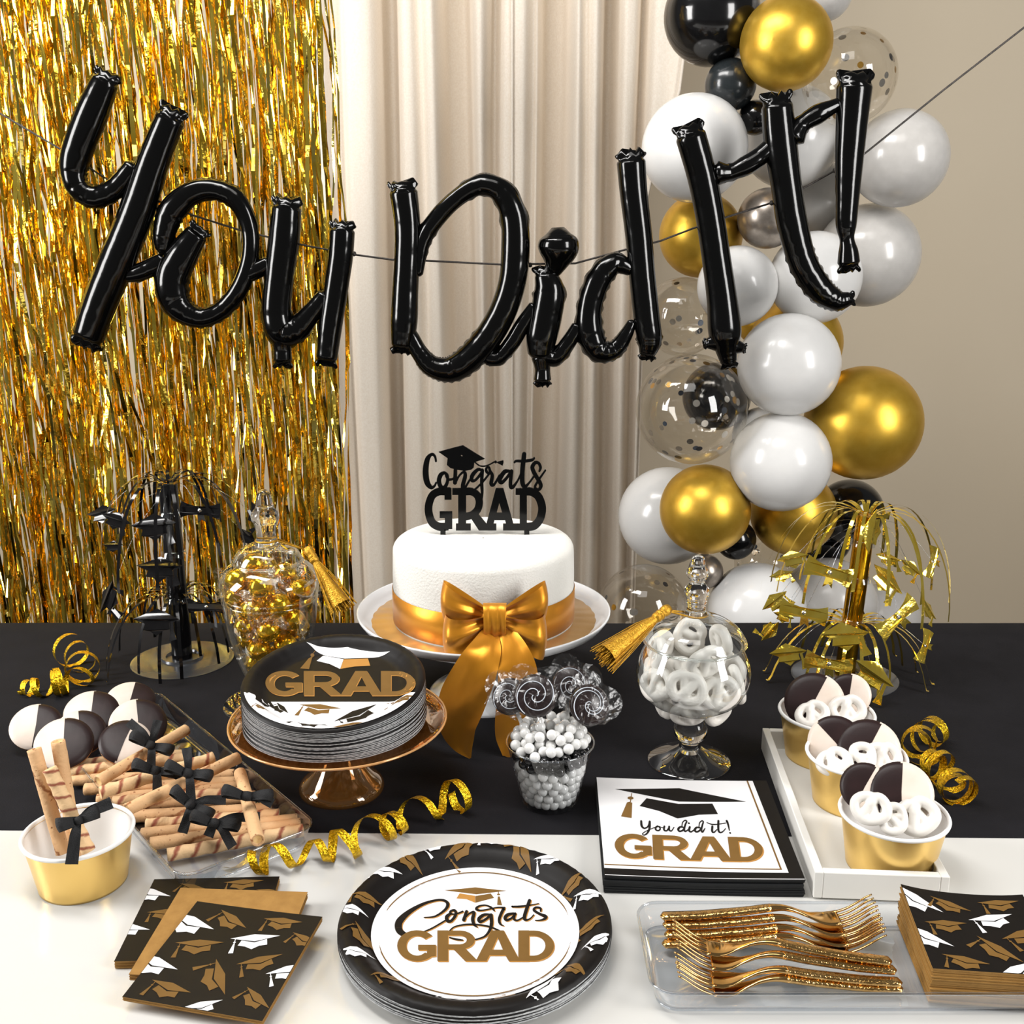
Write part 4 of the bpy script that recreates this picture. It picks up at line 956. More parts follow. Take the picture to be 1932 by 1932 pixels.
for k in range(3):
    t, S = napkin('plain gold napkin, middle of the fanned pile' if k == 2 else ('lowest', 'second')[k % 2]+' plain gold napkin under the top plain gold one', lift(SQ, [.0076+.0021*k, .0076+.0021*k, .0076+.0019*k, .0076+.0021*k]), .0018, nap_gold, nap_gold, G1, seed=10+k)
fq = [(675, 262), (1880, 482), (1370, 1300), (85, 1060)]
SQ = fit_square([q5(*p) for p in fq], T+.013); Hh = homog(fq, [(0, 0), (1, 0), (1, 1), (0, 1)])
for k in range(2):
    z = .0138+.0022*k
    t, S = napkin('black cap print napkin lying foremost on the fanned pile' if k else 'gold edged napkin under the foremost cap print napkin', lift(SQ, [z, z, z-.0055, z-.005]), .0019, print_black if k else nap_gold, nap_gold, G1, lambda u, v: -.002*math.sin(v*PI)*(1-u)*0+.0025*(1-v)*u*u, seed=20+k)
caps_on(t, S, Hh, [((430, 350), (860, 530), 'w'), ((910, 355), (1165, 535), 'g'), ((1325, 460), (1695, 520), 'g'), ((510, 630), (970, 648), 'g'), ((1025, 620), (1490, 622), 'w'), ((1605, 600), (1850, 720), 'g'), ((150, 700), (560, 860), 'w'), ((905, 785), (1015, 1085), 'g'), ((1100, 842), (1525, 780), 'g'), ((1375, 935), (1780, 870), 'w'), ((335, 935), (705, 1055), 'g'), ((1210, 1030), (1425, 1210), 'g'), ((620, 1180), (1005, 1125), 'w')])
# you did it stack
q3 = lambda x, y: (1130+x*.19151, 1460+y*.19151)
yq = [(15, 55), (1690, 32), (1885, 1050), (95, 1058)]
SQ = fit_square([q3(*p) for p in yq], T+.016); Hy = homog(yq, [(0, 0), (1, 0), (1, 1), (0, 1)])
for k in range(8):
    jit = Vector((random.uniform(-.0015, .0015), random.uniform(-.001, .001), 0)) if k < 7 else Vector()
    t, S = napkin('napkin printed You did it GRAD, top of the black edged stack' if k == 7 else ORD[7-k]+' napkin from the top of the black edged stack', lift([p+jit for p in SQ], [.0021*(k+1)]*4), .0019, print_black if k == 7 else nap_black, nap_black, 'lunch napkins stacked by the white tray', lambda u, v: .0012*math.sin(u*PI)*(-1)+.0012*(1-v)*0, plies=2, seed=40+k)
up = lambda d: (lambda u, v: S(u, v)+Vector((0, 0, d)))
hx = lambda ps: xf(ps, Hy)
decal('white_panel', hx([[[(15, 55), (1552, 40), (1745, 985), (92, 985)]]]), up(.0002), print_white, t, .1)
decal('gold_border', hx([[[(1490, 41), (1506, 41), (1690, 958), (93, 958), (93, 948), (1672, 948)]]]), up(.0004), print_gold, t, .1)
decal('white_edge', hx([[[(97, 1046), (1878, 1040), (1879, 1045), (97, 1051)]]]), up(.0002), print_white, t, .1)
decal('cap_board', hx([[[(195, 178), (820, 140), (1455, 273), (805, 287)]], [[(498, 263), (800, 312), (1128, 300), (1170, 410), (985, 422), (782, 468), (610, 395), (428, 350)]]]), up(.0004), print_black, t, .1)
decal('cap_tassel', hx([[[(352, 215), (360, 215), (345, 312), (336, 312)]], [arc(343, 269, 29, 17, 0, 330, 12)], [[(308, 318), (332, 310), (358, 320), (348, 482), (248, 470)]]]), up(.0004), print_gold, t, .1)
decal('grad_outline', xf(gp, lambda x, y: Hy(192+(1565-192)*x/3.13, 892+(655-892)*y)), up(.0004), print_lite, t, .1)
decal('grad_lettering', xf(gp, lambda x, y: Hy(184+(1553-184)*x/3.13, 882+(645-882)*y)), up(.0006), print_gold, t, .1, 'wide gold capitals GRAD')
YDI = [[(437, 510, 10), (440, 560, 11), (465, 583, 8), (500, 560, 7), (515, 512, 8)], [(517, 510, 10), (512, 580, 10), (490, 630, 8), (460, 652, 6), (445, 640, 5), (480, 610, 4), (540, 580, 4), (562, 568, 4)], [(590, 555, 8), (570, 572, 9), (572, 595, 8), (597, 600, 7), (612, 580, 7), (600, 558, 6), (620, 565, 4), (642, 570, 4)], [(652, 555, 9), (647, 590, 9), (670, 600, 7), (692, 570, 7)], [(697, 555, 9), (695, 588, 9), (715, 600, 6), (742, 560, 4)],
 [(830, 558, 7), (800, 555, 9), (780, 580, 11), (790, 600, 9), (820, 590, 8), (840, 560, 6)], [(815, 560, 5), (825, 510, 5), (850, 486, 6), (866, 495, 7), (850, 530, 8), (836, 580, 9), (846, 600, 8), (878, 575, 4)], [(890, 553, 10), (881, 590, 10), (900, 602, 7), (932, 575, 4)], [(884, 514, 9), (885, 515, 9)], [(985, 558, 7), (955, 555, 9), (935, 580, 11), (945, 600, 9), (975, 590, 8), (1000, 555, 6)], [(975, 560, 5), (985, 510, 5), (1008, 486, 6), (1022, 495, 7), (1010, 530, 8), (996, 580, 9), (1006, 600, 8), (1032, 562, 4)],
 [(1103, 540, 10), (1096, 590, 10), (1112, 602, 7), (1142, 572, 4)], [(1055, 502, 4), (1100, 520, 6), (1160, 517, 5), (1232, 503, 4)], [(1166, 482, 10), (1156, 578, 10), (1172, 602, 8), (1200, 588, 5), (1225, 560, 4)], [(1245, 482, 11), (1254, 520, 9), (1258, 578, 5)], [(1262, 604, 9), (1263, 605, 9)]]
pl = []
for s in YDI: pl += stroke(s, 5)
decal('script_lettering', hx(pl), up(.0005), print_black, t, None, 'black script words You did it')
# right gold edged stack
q6 = lambda x, y: (1680+x*.13043, 1680+y*.13043)
rq = [(185, 118), (2060, 150), (2530, 1238), (570, 1203)]
SQ = [p+Vector((0, .004, 0)) for p in fit_square([q6(*p) for p in rq], T+.032)]; Hr = homog(rq, [(0, 0), (1, 0), (1, 1), (0, 1)])
crl = lambda u, v: .006*(1-u)**4*(1-v)**1.5+.003*u**6*(1-v)
for k in range(14):
    jit = Vector((random.uniform(-.001, .001), random.uniform(-.001, .001), 0)) if k < 13 else Vector()
    t, S = napkin('cap print napkin topping the gold edged stack in the clear tray' if k == 13 else ORD[13-k]+' napkin from the top of the gold edged stack in the clear tray', lift([p+jit for p in SQ], [.0032+.0021*(k+1)]*4), .0020, print_black if k == 13 else nap_gold, nap_gold, 'gold edged napkins in the clear tray', lambda u, v: crl(u, v)*(k/13), plies=2, seed=60+k)
caps_on(t, S, Hr, [((0, 110), (810, 440), 'w'), ((630, 220), (1245, 395), 'g'), ((1355, 265), (1990, 240), 'g'), ((510, 600), (1155, 570), 'g'), ((1185, 525), (1855, 420), 'w'), ((150, 640), (915, 905), 'w'), ((1645, 770), (2250, 600), 'g'), ((1265, 740), (1900, 1075), 'g'), ((720, 1015), (1410, 1120), 'g'), ((1480, 1285), (2050, 1060), 'w'), ((2050, 500), (2600, 620), 'w'), ((2200, 1000), (2700, 900), 'g')])
# ------------------------------------------------------------------ trays
def rrect(L, W, r, n=6):
    o = []
    for cx_, cy_, a0 in ((L/2-r, W/2-r, 0), (-L/2+r, W/2-r, 90), (-L/2+r, -W/2+r, 180), (L/2-r, -W/2+r, 270)): o += arc(cx_, cy_, r, r, a0, a0+90, n)
    return o
def clear_tray(label, c, yaw, L, W, h, fl=.004):
    t = thing('serving_tray', label, 'tray', (c.x, c.y, T+.0018), (0, 0, yaw))
    b = MB(); R3 = lambda e, z, r: [(x, y, z) for x, y in rrect(L-e, W-e, r)]
    b.grid([[(x*.001, y*.001, .0012) for x, y in rrect(L, W, .012)], R3(2*fl+.012, .0012, .012), R3(2*fl+.004, .0018, .014), R3(2*fl, .005, .015), R3(0, h-.001, .017)], 0, True); b.build('basin', acryl, t)
    b = MB(); b.tube(R3(-.001, h, .0175), .0013, 6, closed=True); b.build('lip', acryl, t)
    b = MB(); b.tube(R3(2*fl+.003, .0014, .0145), .0010, 5, closed=True); b.build('base_edge', acryl, t)
    return t
zt = T+.022
fp, rp, lp_ = on_z(340, 1657, zt), on_z(599, 1557, zt), on_z(21, 1379, zt)
ex = (rp-fp).normalized(); ey = Vector((-ex.y, ex.x, 0)); Wd = (rp-fp).length; Ln = (lp_-fp).dot(ey)
clear_tray('clear plastic tray of cookies and wafer rolls at left', fp+ex*Wd/2+ey*Ln/2, math.atan2(ex.y, ex.x), Wd, Ln, .020)
bl, fl_ = on_z(1223, 1703, zt), on_z(1243, 1874, zt)
clear_tray('clear plastic tray of gold forks and napkins at front right', Vector((fl_.x-.004+.36/2, (bl.y+fl_.y)/2, 0)), 0, .36, bl.y-fl_.y, .020)
# white wooden tray
zw = T+.0265; p0, p1, p2 = on_z(1538, 1646, zw), on_z(1790, 1650, zw), on_z(1449, 1374, zw)
Wt = (p1-p0).length; ey = (p2-p0).normalized(); ey = (ey+Vector((0, .35, 0))).normalized(); Lt = (p2-p0).length; ex = Vector((ey.y, -ey.x, 0)); cen = p0+ex*Wt/2+ey*Lt/2
t = thing('wooden_tray', 'white painted wooden tray holding three gold cups', 'tray', (cen.x, cen.y, T+.0018), (0, 0, math.atan2(ex.y, ex.x)))
b = MB(); b.box((-Wt/2+.004, -Lt/2+.004, .0), (Wt/2-.004, Lt/2-.004, .004)); b.build('tray_floor', ivory_paint, t, False)
for lo, hi in (((-Wt/2, -Lt/2, 0), (-Wt/2+.0075, Lt/2, .0250)), ((Wt/2-.0075, -Lt/2, 0), (Wt/2, Lt/2, .0250)), ((-Wt/2+.0075, -Lt/2, 0), (Wt/2-.0075, -Lt/2+.0075, .0250)), ((-Wt/2+.0075, Lt/2-.0075, 0), (Wt/2-.0075, Lt/2, .0250))):
    b = MB(); b.box(lo, hi); bevel(b.build('side_wall', ivory_paint, t, False), .0008)
# ------------------------------------------------------------------ gold treat cups
def cup(label, px, z0, zr, rpx):
    c = on_z(*px, zr); r = rpx*mpp(c); h = zr-z0
    t = thing('treat_cup', label, 'cup', (c.x, c.y, z0), None, 'gold treat cups'); rb_ = r*.80
    b = MB(); b.lathe([(rb_*.96, .002), (rb_, .0), (rb_*1.004, .002), (rb_+(r*.965-rb_)*.5, h*.5), (r*.965, h-.003)], 64); b.build('foil_wall', gold_cup, t)
    b = MB(); b.lathe([(r*.955, h-.004), (r*.95, h-.006), (rb_*.97, .006), (.0001, .006)], 64); b.lathe([(rb_*.98, .001), (.0001, .001)], 40); b.build('paper_lining', white_paper, t)
    b = MB(); b.tube([(r*.977*math.cos(2*PI*k/72), r*.977*math.sin(2*PI*k/72), h-.0018) for k in range(72)], .0019, 8, closed=True); b.build('rolled_rim', white_paper, t)
    return c, r
zf = T+.0018+.0041
CU = [cup('gold foil treat cup nearest the viewer in the white tray', (1687, 1530), zf, T+.0585, 100), cup('gold foil treat cup in the middle of the white tray', (1616, 1419), zf, T+.0585, 92.5), cup('gold foil treat cup at the far end of the white tray', (1560, 1340), zf, T+.0585, 88.5)]
CL = cup('gold foil treat cup with wafer rolls at far left', (147, 1565), T+.0003, T+.050, 101)
# ------------------------------------------------------------------ black and white cookies
def half(R_, a0, a1, z, dome, n=20, sp=.0):
    b = MB(); rows_ = []
    for q in (0.0, .25, .5, .7, .85, .94, 1.0): rows_.append([(R_*q*math.cos(math.radians(a0+(a1-a0)*k/n)), R_*q*math.sin(math.radians(a0+(a1-a0)*k/n)), z+dome*(1-q**3)-(0.0022 if q == 1.0 else .0006 if q > .9 else 0)) for k in range(n+1)])
    b.grid(rows_); return b
def cookie_parts():
    Rc = .0270; b = MB(); b.lathe([(.0001, -.0045), (Rc*.88, -.0045), (Rc*.965, -.002), (Rc*.965, .0012), (Rc*.92, .003), (.0001, .004)], 40); ms = [('biscuit', b.mesh('biscuit', biscuit, merge=1e-5))]
    ms.append(('chocolate_icing', half(Rc*.985, -93, 91, .0035, .0022).mesh('chocolate_icing', choc))); ms.append(('white_icing', half(Rc*.992, 87, 271, .0034, .0021).mesh('white_icing', icing)))
    return ms
ckp = cookie_parts()
def view_dir(p): return (CAM-Vector(p)).normalized()
def cookie(label, loc, ang, rr, back=.25, side=0, group=None):
    """ang: image direction of the dark half; back: lean from facing the viewer towards lying flat"""
    n_ = (view_dir(loc)*(1-back)+Vector((side, 0, 1))*back).normalized(); a = math.radians(ang)
    t = thing('cookie', label, 'cookie', loc, frame(n_, RGT*math.cos(a)+UPV*math.sin(a)), group)
    for nm, me in ckp: link(nm, me, t)
    t.scale = (rr/.027,)*3; return t
q1 = lambda x, y: (x*.32091, 1250+y*.32091)
GC = 'cookies in the clear tray'
for i, (x, y, rx, z, ang, bk, sd, lab) in enumerate([
  (215, 380, 150, .026, 10, .42, -.1, 'half and half iced cookie leftmost in the clear tray'), (770, 225, 142, .022, 5, .62, .1, 'half and half iced cookie at the far corner of the clear tray'),
  (540, 300, 158, .030, 12, .52, 0, 'half and half iced cookie second from the far end of the tray'), (812, 365, 166, .033, 18, .42, .1, 'half and half iced cookie at the right edge of the tray above a black bow'),
  (470, 415, 150, .034, 20, .45, 0, 'half and half iced cookie showing mostly chocolate in the middle of the heap'), (378, 478, 168, .040, 14, .42, -.1, 'half and half iced cookie nearest the viewer behind the upright wafers'),
  (735, 470, 150, .036, 172, .5, .1, 'iced cookie with its dark half on the left, beside the topmost bow')]):
    p = on_z(*q1(x, y), T+z); cookie(lab, p, ang, rx*.32091*mpp(p), bk, sd, GC)
q7 = lambda x, y: (1420+x*.26501, 1240+y*.26501)
def up_cookie(label, x, y, rx, ci, dy, ang, bk=.12, sd=0):
    c = CU[ci][0]; p = on_y(*q7(x, y), c.y+dy); cookie(label, p, ang, rx*.26501*mpp(p), bk, sd, 'cookies in the gold cups')
up_cookie('half chocolate iced cookie at right in the nearest gold cup', 1058, 965, 222, 0, .004, 172, .16, .1)
up_cookie('dark iced cookie at left in the nearest gold cup', 800, 925, 175, 0, .016, 150, .10, -.35)
up_cookie('half chocolate iced cookie at right in the middle gold cup', 825, 660, 222, 1, .004, 150, .2, .1)
up_cookie('mostly white iced cookie at left in the middle gold cup', 590, 610, 195, 1, .018, 40, .1, -.2)
up_cookie('half chocolate iced cookie at left in the farthest gold cup', 440, 320, 212, 2, .004, 152, .16, -.1)
up_cookie('half chocolate iced cookie at right in the farthest gold cup', 690, 265, 150, 2, .018, 170, .1, .15)
def up_pretzel(label, x, y, ci, dy, ang, s=1.0, sd=0, bk=.2):
    c = CU[ci][0]; p = on_y(*q7(x, y), c.y+dy); a = math.radians(ang); n_ = view_dir(p)*(1-bk)+Vector((sd, 0, 1))*bk
    pretzel(p, n_, RGT*math.cos(a)+UPV*math.sin(a), label, 'pretzels in the gold cups', s)
up_pretzel('white pretzel at left in the nearest gold cup', 842, 1072, 0, -.016, -20, .82, -.2); up_pretzel('white pretzel edge-on in the middle of the nearest gold cup', 1000, 1150, 0, -.022, 70, .68, .8); up_pretzel('white pretzel at right in the nearest gold cup', 1170, 1130, 0, -.018, 10, .92, .1)
up_pretzel('white pretzel at left in the middle gold cup', 575, 740, 1, -.018, 20, .80, -.3, .45); up_pretzel('white pretzel in the middle of the middle gold cup', 770, 720, 1, -.020, 60, .78, 0); up_pretzel('white pretzel at right in the middle gold cup', 925, 710, 1, -.016, -10, .86, .2)
up_pretzel('white pretzel at left in the farthest gold cup', 425, 405, 2, -.018, 15, .85, -.2, .4); up_pretzel('white pretzel at right in the farthest gold cup', 675, 375, 2, -.014, 0, .92, .1)
# ------------------------------------------------------------------ wafer rolls
def wafer_meshes(strip, seed, L=.124, r=.0060):
    R = random.Random(seed); b = MB(); n = 18; rows_ = []
    for i in range(41):
        z = -L/2+L*i/40; row = []
        for k in range(n):
            a = 2*PI*k/n; h = a+z*(330 if strip else 70); rr = r*(1+(.06*math.sin(h) if strip else .05*(((h/(2*PI)) % 1)-.5)))+R.gauss(0, .00008)
            row.append((rr*math.cos(a), rr*math.sin(a), z))
        rows_.append(row)
    rows_ = [[(x*.62, y*.62, z+(.0010)) for x, y, z in rows_[0]]]+[[(x*.9, y*.9, z-.0004) for x, y, z in rows_[0]]]+rows_+[[(x*.9, y*.9, z+.0004) for x, y, z in rows_[-1]]]+[[(x*.62, y*.62, z-.0010) for x, y, z in rows_[-1]]]
    b.grid(rows_, 0, True); shell = b.mesh('wafer_shell', waf_strip if strip else waf_plain, recalc=True)
    b = MB()
    for s in (-1, 1): b.lathe([(.0001, s*(L/2-.0018)), (r*.64, s*(L/2-.0010))], 14)
    return shell, b.mesh('cream_filling', waf_end)
WM = {(s, k): wafer_meshes(s, 5+k+10*s) for s in (0, 1) for k in range(3)}
def wafer(label, a, c, strip, k, group, spin=0):
    a, c = Vector(a), Vector(c); d = c-a; t = thing('wafer_roll', label, 'wafer', (a+c)/2, frame(d, (0, .2, 1)), group)
    t.rotation_euler = (frame(d, (math.cos(spin), math.sin(spin), .3))).to_euler()
    sh_, fi = WM[(strip, k % 3)]; link('wafer_shell', sh_, t); link('cream_filling', fi, t); t.scale = (1, 1, d.length/.124)
GW = 'wafer rolls in the clear tray'; zb_ = T+.0035
WF = [(985, 1130, 1780, 985, 1, 0, 'striped wafer roll nearest the front edge of the tray'), (885, 1065, 1765, 950, 0, 0, 'plain wafer roll second from the front edge of the tray'), (832, 1010, 1745, 925, 0, 0, 'plain wafer roll third from the front edge of the tray'), (860, 955, 1640, 895, 1, 0, 'striped wafer roll fourth from the front edge of the tray'),
  (755, 905, 1590, 860, 0, 0, 'plain wafer roll lying under the loose black bow tails'), (640, 850, 1500, 790, 0, 0, 'plain wafer roll in the bottom layer behind the middle bow'), (665, 822, 1420, 765, 1, 0.3, 'striped wafer roll in the middle of the bottom layer'), (572, 808, 1390, 735, 0, 0, 'plain wafer roll in the bottom layer under the tied bundles'), (500, 745, 1385, 705, 0, 0.2, 'plain wafer roll low down left of the tied bundles'),
  (428, 692, 1375, 660, 0, 0, 'plain wafer roll at the rear of the bottom layer'), (420, 642, 1115, 560, 1, .6, 'striped wafer roll second from the cookies'), (400, 605, 1120, 540, 1, 0, 'striped wafer roll next to the cookies'),
  (575, 700, 1095, 395, 0, 2.2, 'plain wafer roll tied with the bow nearest the cookies'), (590, 765, 1255, 560, 1, 2.1, 'striped wafer roll on top tied between two bows'), (745, 865, 1400, 560, 0, 2.4, 'plain wafer roll on top pointing to the right tray edge'), (1412, 650, 1515, 1045, 0, 2.6, 'plain wafer roll lying crosswise on top with its own bow')]
for i, (x0_, y0_, x1_, y1_, s, l, lab) in enumerate(WF):
    z = zb_+.0063+l*.0125; wafer(lab, on_z(*q1(x0_, y0_), z), on_z(*q1(x1_, y1_), z+(.004 if l > 2 else 0)), s, i, GW, i*1.7)
cc, cr_ = CL
def inc(x, y, dy): return on_y(*q1(x, y), cc.y+dy)
for (x0_, y0_, x1_, y1_, s, d0, d1, lab) in ((370, 1120, 200, 510, 0, -.008, .012, 'plain wafer roll leaning leftmost in the gold cup'), (450, 1130, 342, 462, 0, .010, .022, 'plain wafer roll standing tallest in the gold cup'), (520, 1110, 290, 625, 1, -.016, -.002, 'striped wafer roll in front in the gold cup')):
    wafer(lab, inc(x0_, y0_, d0), inc(x1_, y1_, d1), s, 1, 'wafer rolls in the gold cup', x0_)
# black bows
def bow(label, c, n_, ang, s, tails, group='black ribbon bows', hw=.23):
    a = math.radians(ang); fr_ = frame(n_, RGT*math.cos(a)+UPV*math.sin(a)); t = thing('ribbon_bow', label, 'bow', c, fr_, group)
    for sd in (-1, 1):
        b = MB(); loop(b, s, s*hw, s*.38, .12, sd, 16, 4, .1, .6); b.build('loop', grosgrain, t)
    for tx, ty, tz in tails:
        b = MB(); tail(b, [(0, 0, .0, s*.12), (tx*.35, ty*.35+.10*s, s*.22, s*hw*.7), (tx*.7, ty*.7+.05*s, tz*.5+s*.08, s*hw*.8), (tx, ty, tz, s*hw*.85)], 1, 6); b.build('tail', grosgrain, t)
    b = MB(); b.lathe([(0.0001, -s*.2), (s*.17, -s*.16), (s*.21, 0), (s*.17, s*.16), (.0001, s*.2)], 12); b.v = [(v[0], v[2], v[1]*.9+s*.12) for v in b.v]; b.build('knot', grosgrain, t)
S_ = .0235
for x, y, z, ang, tl, lab in ((885, 490, .052, -20, ((-1.3, .6, 0), (.5, -1.0, 0), (-.2, 1.1, .1)), 'black bow on the wafer bundle nearest the cookies'), (915, 640, .052, -8, ((.3, -.8, 0), (1.3, -.1, .0)), 'black bow on the striped top wafer roll'), (1105, 655, .055, -12, ((.5, -1.1, 0), (-.4, 1.0, 0)), 'black bow on the plain top wafer roll'),
     (1120, 840, .042, -35, ((1.0, .9, .1), (.4, -1.0, 0)), 'black bow in the middle of the wafer heap'), (1262, 950, .034, -10, ((1.6, .6, .1), (.9, -.7, 0), (-.1, -.5, 0)), 'black bow on the front bundle of wafer rolls'), (1452, 790, .060, -4, ((1.0, -.15, 0),), 'black bow on the crosswise wafer roll')):
    p = on_z(*q1(x, y), T+z); bow(lab, p, view_dir(p)+Vector((0, 0, .3)), ang, S_, [(a_*S_, b_*S_, c_*S_) for a_, b_, c_ in tl])
p = inc(462, 930, -.030); bow('black bow tying the wafer rolls in the gold cup', p, view_dir(p)+Vector((0, 0, .1)), 22, S_*.75, [(-.6*S_, -1.35*S_, 0), (1.2*S_, .2*S_, .1*S_)], hw=.34)
# ------------------------------------------------------------------ gold forks
def fork_meshes():
    L = .174; zp = lerpf([(0, .0035), (.03, .0045), (.07, .0085), (.092, .0120), (.104, .0115), (.118, .0060), (.130, .0020), (.140, .0012), (.150, .0035), (.160, .0090), (.174, .0200)])
    zz = lambda x: sum(zp(x+d) for d in (-.006, -.003, 0, .003, .006))/5
    def bar(x0, x1, n, wf, th, r=10):
        rows_ = []
        for i in range(n+1):
            x = x0+(x1-x0)*i/n; w_ = wf(x); h_ = th(x)
            rows_.append([(x, w_*math.copysign(abs(math.cos(a))**.7, math.cos(a)), zz(x)+h_*math.copysign(abs(math.sin(a))**.7, math.sin(a))) for a in [2*PI*k/r for k in range(r)]])
        return rows_
    b = MB(); e = lambda x: min(1, (x/.003)**.5 if x < .003 else 1)
    b.grid(bar(0.0001, .090, 34, lambda x: (.0048-.010*x)*e(x), lambda x: .0024*e(x)), 0, True, True); h = b.mesh('handle', hammered)
    b = MB(); wf = lerpf([(.088, .0038), (.100, .0029), (.112, .0025), (.122, .0042), (.130, .0080), (.138, .0096), (.146, .0098)])
    b.grid(bar(.088, .146, 30, wf, lambda x: max(.0026-.05*(x-.088), .0009), 12), 0, True, True)
    hd_ = b.mesh('head', gold_fork)
    b = MB(); b.grid(bar(.143, .174, 12, lambda x: .0014-.020*(x-.143), lambda x: .0009-.01*(x-.143), 6), 0, True, True); tn = b.mesh('tine', gold_fork)
    return h, hd_, tn
FH, FHD, FT = fork_meshes(); q8 = lambda x, y: (1080+x*.44099, 1440+y*.44099)
FO = [((375, 655), (1292, 598), .0145, 'gold fork farthest back, tines pointing right'), ((385, 690), (1312, 648), .010, 'second gold fork from the back, tines pointing right'), ((392, 732), (1328, 690), .0055, 'third gold fork from the back, tines pointing right'), ((382, 772), (1330, 722), .002, 'fourth gold fork from the back, tines pointing right'),
      ((1368, 848), (428, 708), .0145, 'upper gold fork of those with tines pointing left'), ((1388, 885), (445, 775), .0100, 'second gold fork of those with tines pointing left'), ((1412, 938), (440, 850), .0055, 'third gold fork of those with tines pointing left'), ((1415, 962), (446, 895), .001, 'gold fork nearest the viewer, tines pointing left')]
for h_, t_, dz, lab in FO:
    a = on_z(*q8(*h_), T+.0070+dz); c = on_z(*q8(*t_), T+.0195+dz); d = c-a; d.z = 0
    t = thing('fork', lab, 'fork', (a.x, a.y, T+.0035+dz), (0, 0, math.atan2(d.y, d.x)), 'gold forks in the clear tray')
    s = d.length/.174; t.scale = (s, 1, 1)
    link('handle', FH, t); fh_ = link('head', FHD, t)
    for k in range(4): o = link('tine', FT, fh_); o.location = (0, (k-1.5)*.0050, 0)
# ------------------------------------------------------------------ cup of candy pearls with lollipops
yp = on_z(1037, 1514).y; cp_ = on_z(1037, 1514); cp_.z = T+.0018
hz = zrow(1402, yp)-T; r0 = 51*mpp(cp_); r1 = 82.5*mpp(cp_)*.985
t = thing('tumbler', 'small clear plastic tumbler full of candy pearls', 'cup', cp_)
b = MB(); b.lathe([(.0001, .004), (r0*.9, .0035), (r0*.96, 0), (r0, .0005), (r0+(r1-r0)*.5, hz*.5), (r1, hz)], 56); b.build('wall', cup_clear, t, merge=1e-5)
b = MB(); b.tube([(r1*math.cos(2*PI*k/64), r1*math.sin(2*PI*k/64), hz) for k in range(64)], .0009, 6, closed=True); b.build('rim', acryl, t)
rB = .0053; Rf = lambda z: (r0+(r1-r0)*z/hz-.0006) if z < hz else max(r1-.0005-(z-hz)*.9, .012)
P = pack(430, rB, Rf, hz*1.7, 21, 200)
P = P[np.argsort(P[:, 2])]
bmw = MB(); bmw.lathe([(rB*math.cos(-PI/2+PI*k/10), rB*math.sin(-PI/2+PI*k/10)) for k in range(11)], 16); mw = bmw.mesh('candy_pearl', bead_w, merge=1e-6); mb_ = bmw.mesh('candy_pearl', bead_b, merge=1e-6)
zmx = {}
for p in P:
    k = (round(p[0]/.008), round(p[1]/.008)); zmx[k] = max(zmx.get(k, 0), p[2])
for p in P:
    z = p[2]; h = math.hypot(p[0], p[1]); k = (round(p[0]/.008), round(p[1]/.008))
    if Rf(z)-h > rB*3.2 and zmx[k]-z > rB*2.6: continue
    if z > hz+.016: continue
    blk = .043 < z < .061
    o = link('candy_pearl', mb_ if blk else mw); o.location = cp_+Vector((p[0], p[1], z+.003))
    if blk: tag(o, 'black candy pearl in the dark middle layer of the tumbler', 'candy', 'black candy pearls')
    elif z <= .043: tag(o, 'white candy pearl in the bottom layer of the tumbler', 'candy', 'white candy pearls at the bottom')
    else: tag(o, 'white candy pearl heaped on top of the tumbler', 'candy', 'white candy pearls on top')
zt_ = float(P[:, 2].max())
RL = random.Random(6)
def lolly(label, px, rpx, dy, foot, side):
    c = on_y(*px, yp+dy); r = rpx*mpp(c); n_ = view_dir(c)+Vector((side, 0, .1)); ft = on_y(*foot, yp+dy*.6)
    dn = (ft-c); dn.normalize(); fr_ = frame(n_, -n_.cross(dn) if False else dn.cross(n_)*-1)
    t = thing('lollipop', label, 'lollipop', c, fr_, 'lollipops in the tumbler'); inv = fr_.transposed()
    b = MB(); b.lathe([(.0001, -r*.2), (r*.85, -r*.19), (r, -r*.05), (r, r*.05), (r*.85, r*.19), (.0001, r*.22)], 40); cy_ = b.build('candy', choc_l, t, merge=1e-5)
    b = MB()
    for k in range(2):
        a0 = k*PI+RL.uniform(0, 3); b.tube([(r*(.08+.86*s)*math.cos(a0+s*7.5), r*(.08+.86*s)*math.sin(a0+s*7.5), r*(.235-.07*s**4)) for s in [i/40 for i in range(41)]], [r*.024]*41, 5)
    b.build('swirl', swirl_m, cy_)
    e = inv @ (ft-c); b = MB(); b.tube([e*(r*.9/e.length), e*1.05, e*1.25], .0021, 8); b.build('stick', white_paper, t)
    b = MB(); n = 28; ed = e.normalized()
    for sg in (-1, 1):
        rows_ = []
        for q in (0, .3, .6, .85, 1.02, 1.2):
            rr = []
            for k in range(n):
                a = 2*PI*k/n; v = Vector((math.cos(a), math.sin(a), 0)); dnw = max(0, v.dot(ed)); ext = q*r*(1+(.42*max(0, q-.85)/.35*abs(math.sin(2*a+.6)) if dnw < .5 else 0))
                v2 = v*ext; v2 += ed*dnw**3*q**3*r*.45; v2 -= (v2-ed*v2.dot(ed))*dnw**2*.75*q**2
                z_ = sg*r*(.27-.19*max(0, q-.7)/.5)+RL.uniform(-.04, .04)*r*(1 if q > 0 else 0)
                rr.append((v2.x, v2.y, z_))
            rows_.append(rr)
        b.grid(rows_, 0, True)
    b.build('wrapper', cello, t, False, recalc=False)
lolly('wrapped dark swirl lollipop leftmost in the tumbler', (962, 1314), 35, .004, (998, 1395), -.35)
lolly('wrapped dark swirl lollipop in front left of centre', (1010, 1313), 41, -.008, (1030, 1400), -.05)
